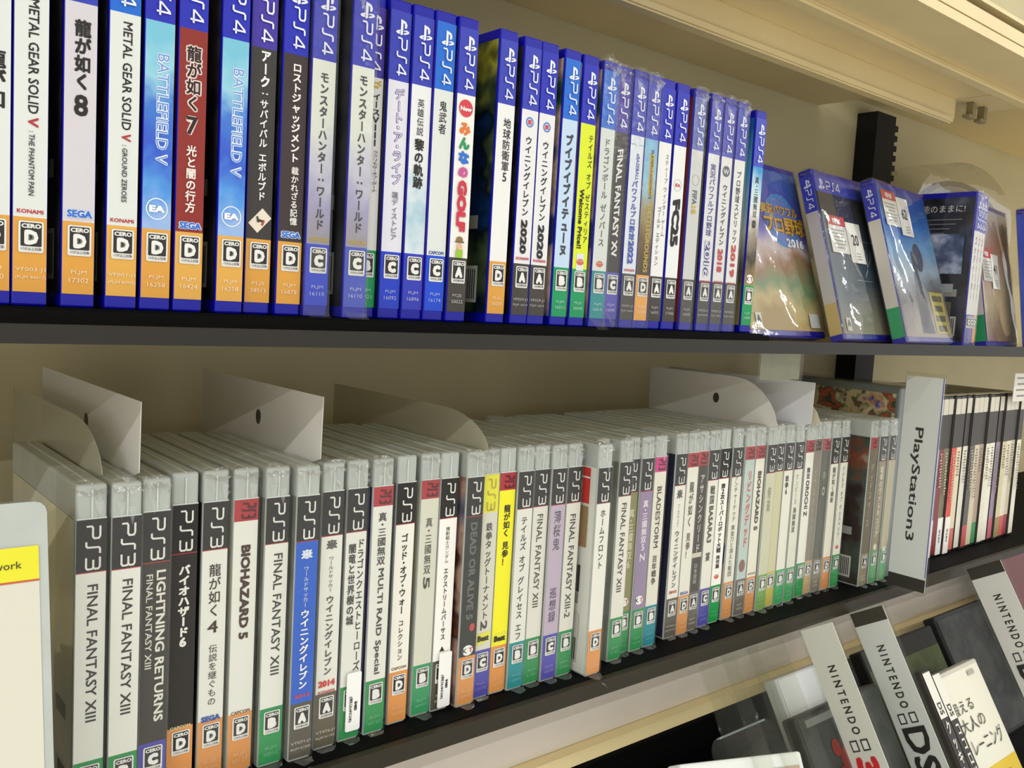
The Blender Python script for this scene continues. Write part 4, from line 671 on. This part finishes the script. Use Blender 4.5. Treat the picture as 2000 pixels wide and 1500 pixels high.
def cover3(sp, mb):
    sp.rect(0.0795, .5, .159, .133, art('cover_azure', [(32, 66, 160), (36, 104, 190), (110, 160, 206), (150, 170, 186), (96, 92, 96), (170, 160, 150)], 12, axis=2, rng=(.165, .008)))
    sp.pts([(.048, .155), (.056, .100), (.060, .066), (.066, .066), (.072, .098), (.084, .155)], (62, 66, 84)); sp.disc(.072, .58, .013, (54, 60, 84), 1.2)
    sp.rect(.132, .80, .046, .038, (186, 176, 82)); 
    for k in range(4): sp.rect(.116 + .011 * k, .80, .0065, .028 - .006 * (k % 2), (92, 88, 52))
def cover4(sp, mb):
    sp.rect(0.0795, .5, .159, .133, art('cover_rose', [(190, 190, 196), (176, 120, 100), (206, 170, 150), (206, 190, 150), (150, 120, 100)], 14, axis=2, rng=(.165, .008)))
    sp.disc(.122, .66, .026, (214, 190, 150), 1.2); sp.htext('PS4', .012, .2, .2, .007, (226, 230, 244), .03)
spec = [(.678, .052, 3.5, 17, cover1, (70, 70, 186), (224, 206, 120), 'D', None, 'face-out case with a blue ballpark cover and gold lettering, in crinkled film', None),
        (.800, .033, 4.0, 17, cover2, (40, 48, 178), (190, 186, 190), 'A', (190, 170, 110), 'face-out case with a dark slate cover and tags reading 20', '20'),
        (.886, .015, 6.0, 17, cover3, (40, 48, 178), (206, 200, 190), 'B', None, 'face-out case with an azure cover and tags reading 62', '62'),
        (1.108, .030, 8.0, 10, cover4, (120, 130, 190), (206, 200, 200), 'B', None, 'face-out case with a rose-beige cover and a tag reading 41', '41')]
for i, (x, y, an, le, fn, top, body, rat, rcol, label, num) in enumerate(spec):
    rc = rcol or RC[rat]; bands = [(0, .0365, M_(top)), (.0365, .128, M_(body)), (.128, .159, M_(rc))]
    root = game_case(faceout(x, y, ZS, an, le), W4, I4, D4, .006, .165, SHELL4, bands, [], MARK4, None, 0, '', 0, None, ARTS['dark'], 'game_case', label, 'game case', 'face-out blue cases on the upper shelf', SL4F)
    front_art(root, W4, D4, .006, .165, fn, None); cover_film(root, 100 + i)
    if num == '41': price_tag(root, W4, .004, .050, .165, num)
    elif num == '62': price_tag(root, W4, .010, .004, .165, num)
    elif num: price_tag(root, W4, .010, .040, .165, num)
# three spine-out cases right of them
BACK = art('cover_nightback', [(22, 20, 22), (30, 28, 30), (52, 56, 74), (120, 126, 140), (40, 38, 36)], 18, lo=.32, hi=.72)
for k in range(3):
    bands = [(0, .0365, M_((58, 60, 172))), (.0365, .128, M_((222, 218, 212))), (.128, .159, M_([(84, 80, 160), (84, 80, 160), (232, 150, 60)][k]))]
    root = game_case(T(1.030 + .0142 * k, .024 + .003 * k, ZS), W4, I4, D4, .006, .165, SHELL4, bands, [('v', 'ゴッドイーター', 42, 112, .5, .4, (96, 90, 92), .01)], MARK4, 'CCD'[k], .1296, '', 0, None, BACK, 'game_case',
        ['white spine with dark printed back cover, left of the far trio', 'white spine in the middle of the far trio', 'white spine with orange strip, right of the far trio'][k], 'game case', 'blue cases standing beyond the face-out ones', SL4[k])
    if k == 0:
        mb = MB(); fn = lambda s_, t_, e_: (-e_ - .0003, .132 - s_, .165 - t_); sp = Spine(mb, 0, 0, .13, .0004, fn)
        sp.htext('狩れ、本能のままに!', .012, .60, .66, .0085, (206, 204, 196), .0)
        for q in range(4): sp.rect(.024 + .005 * q, .6, .0012, .08 - .012 * q, (110, 108, 110))
        sp.rect(.062, .68, .044, .07, art('cover_storm', [(30, 30, 40), (90, 100, 130), (190, 200, 220)], 40)); sp.rect(.100, .70, .010, .05, (150, 156, 160)); sp.rect(.13, .66, .03, .06, (104, 100, 70)); sp.rect(.140, .80, .020, .02, (180, 176, 160))
        mb.build('back_cover_print', root)
# blue case at the frame edge and the clear package behind
bands = [(0, .0365, M_((48, 70, 190))), (.0365, .159, M_((40, 70, 180)))]
root = game_case(faceout(1.200, .012, ZS, 6, 8), W4, I4, D4, .006, .165, SHELL4, bands, [], None, None, 0, '', 0, None, ARTS['dark'], 'game_case', 'face-out case with a plain blue cover at the photo\'s right edge', 'game case', 'face-out blue cases on the upper shelf', SL4F)
front_art(root, W4, D4, .006, .165, lambda sp, mb: sp.rect(.0795, .5, .159, .133, art('cover_blue', [(40, 72, 186), (36, 66, 178), (90, 90, 180)], 9)), None)
pk = thing('clear_package', 'large clear plastic package standing behind the face-out cases', 'package', T(1.165, .16, ZS))
mb = MB(); n = 14; R_ = 0.15
for k in range(n):
    a0, a1 = math.pi * k / n, math.pi * (k + 1) / n
    p = lambda a, y: (0.15 - 0.15 * math.cos(a), y, 0.175 + 0.075 * math.sin(a))
    mb.poly([p(a0, 0), p(a1, 0), p(a1, .062), p(a0, .062)], ACRYL)
mb.poly([(0.15 - 0.15 * math.cos(math.pi * k / n), 0, 0.175 + 0.075 * math.sin(math.pi * k / n)) for k in range(n + 1)] + [(.30, 0, 0), (0, 0, 0)], film('package_film', (.95, .96, .95), .2, .05, .7, 7.0, diffuse=.08))
mb.build('clear_shell', pk)
mb = MB(); mb.box(.012, .288, .012, .055, .0005, .168, mat((128, 128, 118), .5, .3, .1, 20.0)); mb.build('backing_card', pk)
mb = MB()
for k in range(10):
    a0, a1 = math.pi * k / 10, math.pi * (k + 1) / 10; q = lambda a, r: (.15 - r * math.cos(a), .0118, .168 + r * .42 * math.sin(a))
    mb.poly([q(a0, .138), q(a1, .138), q(a1, .120), q(a0, .120)], mat((46, 38, 28), .4)); mb.poly([q(a0, .119), q(a1, .119), (.15, .0118, .168)], mat((132, 132, 124), .4))
mb.build('arched_print', pk)

# ------------------------------------------------------------------ far row of black cases on the lower shelf
W2, D2, H2 = 0.0140, 0.135, 0.190
SHELL2 = rbox('case_shell', 0, W2, 0, D2, 0, H2, 0.0016, BLACKSHELL, lambda c, d: True, 1)
P2 = [((150, 190, 206), (70, 84, 150), 1, 'pale blue fading to indigo'), ((126, 30, 36), (126, 30, 36), 0, 'dark red'), ((120, 112, 84), (120, 112, 84), 1, 'olive'), ((214, 74, 52), (214, 74, 52), 1, 'vermilion'),
      ((222, 210, 176), (206, 110, 96), 0, 'cream with a rosy foot'), ((226, 222, 206), (226, 222, 206), 0, 'broad ivory'), ((86, 80, 72), (190, 80, 76), 0, 'dark grey with a red foot'), ((206, 196, 166), (206, 196, 166), 0, 'beige'),
      ((170, 150, 130), (60, 140, 84), 0, 'brown with a green foot'), ((228, 222, 200), (228, 222, 200), 0, 'light ivory'), ((232, 228, 214), (232, 228, 214), 0, 'white'), ((150, 130, 150), (196, 96, 110), 0, 'mauve fading to pink'),
      ((206, 196, 150), (150, 140, 90), 0, 'straw'), ((222, 214, 196), (206, 90, 84), 0, 'off-white with a red foot'), ((200, 190, 160), (150, 60, 60), 0, 'sand'), ((226, 220, 200), (226, 220, 200), 0, 'milky white')]
xp = 1.034
for i, (c, foot, stk, desc) in enumerate(P2):
    y_ = .046 + .001 * (i % 3); 
    if i in (5, 11): xp += .004
    root = thing('game_case', desc + ' spine, black case, ' + ['first', 'second', 'third', 'fourth', 'fifth', 'sixth', 'seventh', 'eighth', 'ninth', 'tenth', 'eleventh', 'twelfth', 'thirteenth', 'fourteenth', 'fifteenth', 'sixteenth'][i] + ' right of the grey sign', 'game case', T(xp, y_, ZL), 'black cases right of the grey sign')
    link('case_shell', SHELL2, root); mb = MB(); e = .0003
    for z0, z1, m_ in ((.004, .030, mat(foot)), (.030, .128, mat(c, .35, .4, .08, 90)), (.128, .172, mat((58, 52, 44)))): mb.poly([(.0006, -e, z0), (W2 - .0006, -e, z0), (W2 - .0006, -e, z1), (.0006, -e, z1)], m_)
    mb.poly([(-e, .002, .004), (-e, D2 - .004, .004), (-e, D2 - .004, .186), (-e, .002, .186)], ARTS['dark']); ins = mb.build('cover_insert', root)
    mb = MB(); mb.box(.0012, W2 - .0012, -.0007, -.0003, .168, .186, mat((222, 216, 198))); mb.box(.0012, W2 - .0012, -.0006, .012, .1901, .1904, mat((222, 216, 198))); o_ = mb.build('paper_label', root)
    mb = MB(); sp = Spine(mb, 0, .19, W2, .00055)
    for q in range(9 + 3 * (i % 4)): sp.rect(.068 + .0034 * q, .5 + .04 * ((q * 7 + i) % 3 - 1), .0016, .0034 + .0012 * ((q * 5 + i) % 3), (126, 116, 100) if sum(c) > 380 else (186, 176, 150))
    mb.build('title_lettering', ins)
    if stk:
        mb = MB(); mb.box(.0008, W2 - .0008, -.0012, -.0006, .002, .046, mat((240, 240, 234))); o_ = mb.build('price_sticker', root)
        mb = MB(); sp = Spine(mb, 0, .046, W2, .00126); sp.rtext('¥280', .014, .030, .5, .3, (60, 58, 54), .02); mb.build('price_lettering', o_)
    xp += .0149
mb = MB(); 
pr = thing('shelf_card', 'white paper card with small print above the black cases at the right edge', 'card', T(1.212, .036, ZL))
mb.box(0, .05, 0, .0005, .1805, .216, mat((232, 230, 220))); mb.build('card_paper', pr)
mb = MB(); sp = Spine(mb, 0, .216, .05, .0002)
for k in range(4): sp.rect(.006 + .0075 * k, .5, .0016, .034 - .006 * (k % 2), (120, 116, 108))
mb.build('card_print', pr)
# taller clear box left of the sign, set behind the clear cases
bx = thing('boxed_game_set', 'tall clear-wrapped box with a colourful printed side, behind the grey sign', 'box', T(.9205, .034, ZL))
link('box_body', rbox('box_body', 0, .05, 0, .165, 0, .203, .0015, mat((120, 126, 128), .3), None, 1), bx)
mb = MB(); mb.poly([(-.0004, .004, .150), (-.0004, .160, .150), (-.0004, .160, .196), (-.0004, .004, .196)], art('cover_mosaic', [(40, 84, 176), (206, 150, 110), (206, 196, 150), (90, 80, 60), (190, 84, 50), (60, 70, 50)], 46, lo=.34, hi=.66)); mb.build('side_print', bx)
mb = MB(); mb.box(-.0012, -.0008, -.001, .166, .001, .2045, ACRYL); mb.box(-.0012, .0505, -.001, .166, .2046, .2050, ACRYL); mb.build('clear_wrap', bx)
# ------------------------------------------------------------------ category signs
def sign(mw, W_, L_, label, text_fn, strip_top=False, strip_bot=False, paper=(226, 229, 231), clear_only=False, margin=0.003):
    """flat plate in local xz seen from -y: paper in a clear holder. local origin top-left, x right, z up"""
    root = thing('category_sign', label, 'sign', mw, 'category signs')
    mb = MB(); mb.box(-margin, W_ + margin, -.0008, -.0003, -L_ - .004, .004, ACRYL); mb.box(-margin, W_ + margin, .0011, .0016, -L_ - .004, .004, ACRYL); mb.build('clear_holder', root)
    if clear_only: return root
    mb = MB(); mb.box(0, W_, 0, .0008, -L_, 0, mat(paper, .45)); p_ = mb.build('sign_paper', root)
    mb = MB(); sp = Spine(mb, 0, 0, W_, .00012)
    if strip_top: sp.rect(.0065, .5, .013, W_, (52, 48, 38))
    if strip_bot: sp.rect(L_ - .0065, .5, .013, W_, (46, 42, 34))
    text_fn(sp); mb.build('sign_lettering', p_)
    return root
def plate_matrix(o, down, right):
    r_ = Vector(right).normalized(); z_ = -Vector(down).normalized(); z_ = (z_ - r_ * z_.dot(r_)).normalized(); y_ = z_.cross(r_)
    return Matrix(((r_.x, y_.x, z_.x, o[0]), (r_.y, y_.y, z_.y, o[1]), (r_.z, y_.z, z_.z, o[2]), (0, 0, 0, 1)))
def ps3_text(sp):
    sp.rtext('PlayStation3', .051, .166, .44, .29, (40, 40, 42), .016)
    sp.rect(.1, .985, .2, .0010, (92, 92, 176))
sign(plate_matrix((.9005, .0190, -.0368), (0, -.002, -1), (0, -1, 0)), .0385, .2155, 'tall pale grey sign reading PlayStation3 sideways, black strip at its foot', ps3_text, strip_bot=True, margin=.0015)
def dual(sp, t, wm):
    for c in (.30, .62): sp.rect(t, c, .0095, .0075 * wm, (60, 58, 54)); sp.rect(t, c, .0068, .0048 * wm, (224, 226, 224))
def n_text(kind):
    def f(sp):
        sp.rtext('N I N T E N D O', .034, .092, .50, .24, (46, 44, 40), .03); dual(sp, .101, 1)
        if kind == '3DS': sp.rtext('3', .110, .128, .48, .62, (196, 44, 48), .06); sp.rtext('DS', .130, .160, .48, .62, (46, 44, 40), .04)
        elif kind == 'DS': sp.rtext('DS', .109, .150, .50, .66, (46, 44, 40), .03)
        else: sp.rtext('DSi', .109, .155, .50, .66, (46, 44, 40), .03)
    return f
DN = (0, -.51, -.86); RT = (0, -.86, .51)
sign(plate_matrix((.72, .0085 - .0043, -.266 + .0026), DN, RT), .0335, .20, 'pale slanted sign lettered NINTENDO 3, the leftmost of the slanted signs', n_text('3DS'), paper=(228, 227, 220))
sign(plate_matrix((.82, .0131, -.269), DN, RT), .0360, .20, 'slanted sign with a dark top strip and large black DS', n_text('DS'), strip_top=True, paper=(224, 226, 225))
sign(plate_matrix((1.05, .0035, -.2557), DN, RT), .0390, .20, 'slanted sign with a dark top strip at the photo\'s right edge', n_text('DSi'), strip_top=True, paper=(234, 232, 230))
for k, (x, dy) in enumerate(((.588, .0), (.622, .004), (.655, .002))):
    sign(plate_matrix((x, .0085 + dy, -.272), DN, RT), .0335, .20, 'empty clear sign holder left of the slanted signs, ' + ['farthest left of three', 'middle of three', 'rightmost of three'][k], None, clear_only=True)
# ------------------------------------------------------------------ sloping rack of small cases, bottom right
TH = -math.atan2(.51, .86)
def rackM(x, s_, out): return T(x, .005 + .51 * s_ - .86 * out, -.266 + .86 * s_ + .51 * out) @ Matrix.Rotation(TH, 4, 'X')
rk = thing('sloping_rack', 'black sloping rack holding the small cases, bottom right', 'rack', rackM(0, 0, 0))
mb = MB(); mb.box(.50, 1.9, .062, .067, -.225, -.075, BLACK); mb.box(.50, 1.9, -.035, .0615, -.225, -.220, BLACK); mb.build('rack_board', rk)
def small_case(x, s_top, out, w_, h_, shellc, label, art_fn, roll=0.0, name='small_game_case', grp='small cases on the sloping rack'):
    root = thing(name, label, 'game case', rackM(x, s_top, out) @ Matrix.Rotation(math.radians(roll), 4, 'Y'), grp)
    link('case_shell', rbox('case_shell', 0, w_, 0, .0145, -h_, 0, .002, mat(shellc, .5, .22), None, 2), root)
    mb = MB(); sp = Spine(mb, 0, 0, w_, .0004); art_fn(sp); mb.build('front_cover_print', root); return root
def ds_train(sp):
    sp.rect(.0625, .5, .117, .129, (232, 230, 212)); sp.rect(.108, .5, .026, .129, (222, 190, 40)); sp.rect(.016, .22, .013, .016, (70, 66, 60)); sp.htext('もっと', .016, .22, .10, .005, (220, 216, 204), .02)
    sp.ring(.040, .16, .014, .0016, (196, 96, 84)); sp.htext('脳を', .040, .16, .16, .012, (196, 96, 84), .0); sp.htext('鍛える', .036, .50, .34, .0125, (64, 62, 56), .0); sp.htext('大人の', .053, .56, .38, .0135, (64, 62, 56), .0)
    sp.htext('DSトレーニング', .073, .54, .74, .0155, (56, 54, 48), .0); sp.rect(.010, .82, .005, .014, (176, 172, 160)); sp.disc(.098, .12, .012, (212, 176, 130), 1.1); sp.disc(.092, .12, .011, (70, 52, 34), .6)
    sp.htext('監修・川島教授', .108, .56, .5, .007, (92, 84, 40), .01)
small_case(.864, -.079, .0, .135, .125, (206, 204, 192), 'white and yellow face-out case with thin Japanese lettering, between two slanted signs', ds_train)
def blk(txt): 
    def f(sp):
        sp.rect(.0625, .5, .123, .0138, (40, 36, 32)); sp.rect(.023, .5, .042, .0135, (228, 226, 214)); sp.rtext('DS', .030, .041, .5, .5, (60, 58, 54), .03)
        sp.vtext(txt, .046, .112, .5, .55, (222, 218, 206), .03)
    return f
for k, (x, txt) in enumerate(((.8475, 'クッキング'), (.8628, 'ココロジー'))):
    small_case(x, -.066 - .005 * k, .022, .0145, .125, (60, 56, 50), ['black spine with a white top label, nearer the large DS sign', 'black spine with a white top label, touching the white and yellow case'][k], blk(txt))
small_case(.848, -.036, -.032, .150, .14, (28, 26, 24), 'dark-framed case with a green cover behind the white and yellow one', lambda sp: (sp.rect(.075, .5, .11, .146, art('cover_moss', [(46, 52, 24), (66, 76, 32), (32, 36, 20)], 22)), sp.ring(.045, .68, .011, .003, (40, 44, 28)), sp.disc(.045, .68, .004, (60, 64, 40), 1.0)))
small_case(1.006, -.030, -.030, .135, .14, (30, 31, 30), 'smoky grey case partly behind the rightmost slanted sign', lambda sp: sp.rect(.07, .5, .13, .129, art('cover_smoke', [(34, 36, 33), (48, 50, 46), (24, 24, 22), (56, 58, 66)], 20)))
small_case(1.158, .014, -.006, .135, .16, (70, 16, 20), 'plain maroon case at the photo\'s right edge', lambda sp: sp.rect(.08, .5, .15, .13, (88, 22, 28)))
small_case(.670, -.062, .0, .135, .125, (56, 54, 50), 'dark case with red splashes behind the leftmost slanted sign', lambda sp: (sp.rect(.0625, .5, .12, .13, art('cover_ash', [(46, 48, 46), (62, 66, 62), (40, 40, 38)], 18)), sp.rect(.008, .42, .006, .09, (110, 112, 106)), sp.disc(.045, .40, .012, (120, 40, 34), .8), sp.disc(.060, .30, .010, (112, 36, 30), 1.1), sp.disc(.034, .30, .006, (120, 44, 36), 1.2)))
small_case(.690, -.030, -.020, .110, .09, (196, 198, 200), 'plain white case top between the two slanted signs', lambda sp: sp.rect(.045, .5, .086, .106, (206, 208, 210)))
small_case(.512, -.0573, .012, .1386, .125, (226, 230, 226), 'white-framed case tilted sideways at the bottom edge of the photo', lambda sp: (sp.rect(.066, .5, .112, .126, art('cover_candy', [(226, 226, 214), (120, 170, 206), (222, 170, 90), (206, 200, 170)], 24)),), roll=11)
ac = thing('acrylic_stand', 'clear acrylic sheet with a rounded corner behind the tilted white case', 'stand', rackM(.575, -.055, -.012))
link('acrylic_sheet', rbox('acrylic_sheet', 0, .085, 0, .002, -.16, 0, .012, ACRYL, lambda c, d: abs(d.y) > 1e-5, 4), ac)
mbx = MB()
for q in ((0, .085, -.0012, 0),): mbx.box(.012, .073, -.0004, .0024, -.0011, .0002, mat((120, 132, 140), .2))
mbx.build('polished_edge', ac)
# clear card holder under the upper shelf
ch = thing('card_holder', 'small clear card holder hanging under the upper shelf edge', 'card holder', T(.640, .015, -.0148))
mb = MB(); mb.box(0, .066, 0, .0008, -.026, -.0001, ACRYL); mb.build('clear_pocket', ch)
mb = MB(); mb.box(.004, .062, .001, .0014, -.024, -.002, mat((132, 134, 110), .4, .4, .2, 30)); mb.build('pocket_card', ch)
# ------------------------------------------------------------------ face-out clear case at the left edge
root = thing('game_case', 'face-out clear case with a yellow band, at the photo\'s lower left edge', 'game case', T(-.031, -.018, ZL) @ Matrix.Rotation(math.radians(-9), 4, 'X') @ Matrix.Rotation(math.radians(-2), 4, 'Z'), None)
link('case_shell', rbox('case_shell', 0, .135, 0, .0142, 0, .171, .005, CLEARCASE, lambda c, d: abs(d.y) > 1e-4, 3), root)
mb = MB(); mb.poly([(.006, -.0004, .003), (.1312, -.0004, .003), (.1312, -.0004, .152), (.006, -.0004, .152)], mat((212, 210, 194), .35)); ins = mb.build('cover_insert', root)
mb = MB(); sp = Spine(mb, .0092, .152, .122, .0006); sp.rect(.0072, .4869, .0144, .1252, (226, 220, 44)); sp.rect(.0148, .5, .0008, .122, (196, 92, 60))
sp.htext('PlayStation Network', .0080, .775, .34, .0042, (60, 56, 30), .0); sp.disc(.112, .93, .012, (60, 150, 70), 1.0)
mb.build('cover_print', ins)
# ------------------------------------------------------------------ ceiling lamps (housings above the light panels)
for k, (lx, ly) in enumerate(LAMPS):
    o = thing('ceiling_lamp', 'white ceiling lamp housing, ' + ['first', 'second', 'third', 'fourth', 'fifth', 'sixth', 'seventh'][k % 7] + ' from the left in the ' + ['near', 'middle', 'far'][k // 7] + ' row', 'lamp', T(lx, ly, 1.36), 'ceiling lamps')
    mb = MB(); mb.box(-.64, .64, -.09, .09, -.045, -.0005, mat((226, 226, 222), .5)); mb.build('lamp_housing', o)
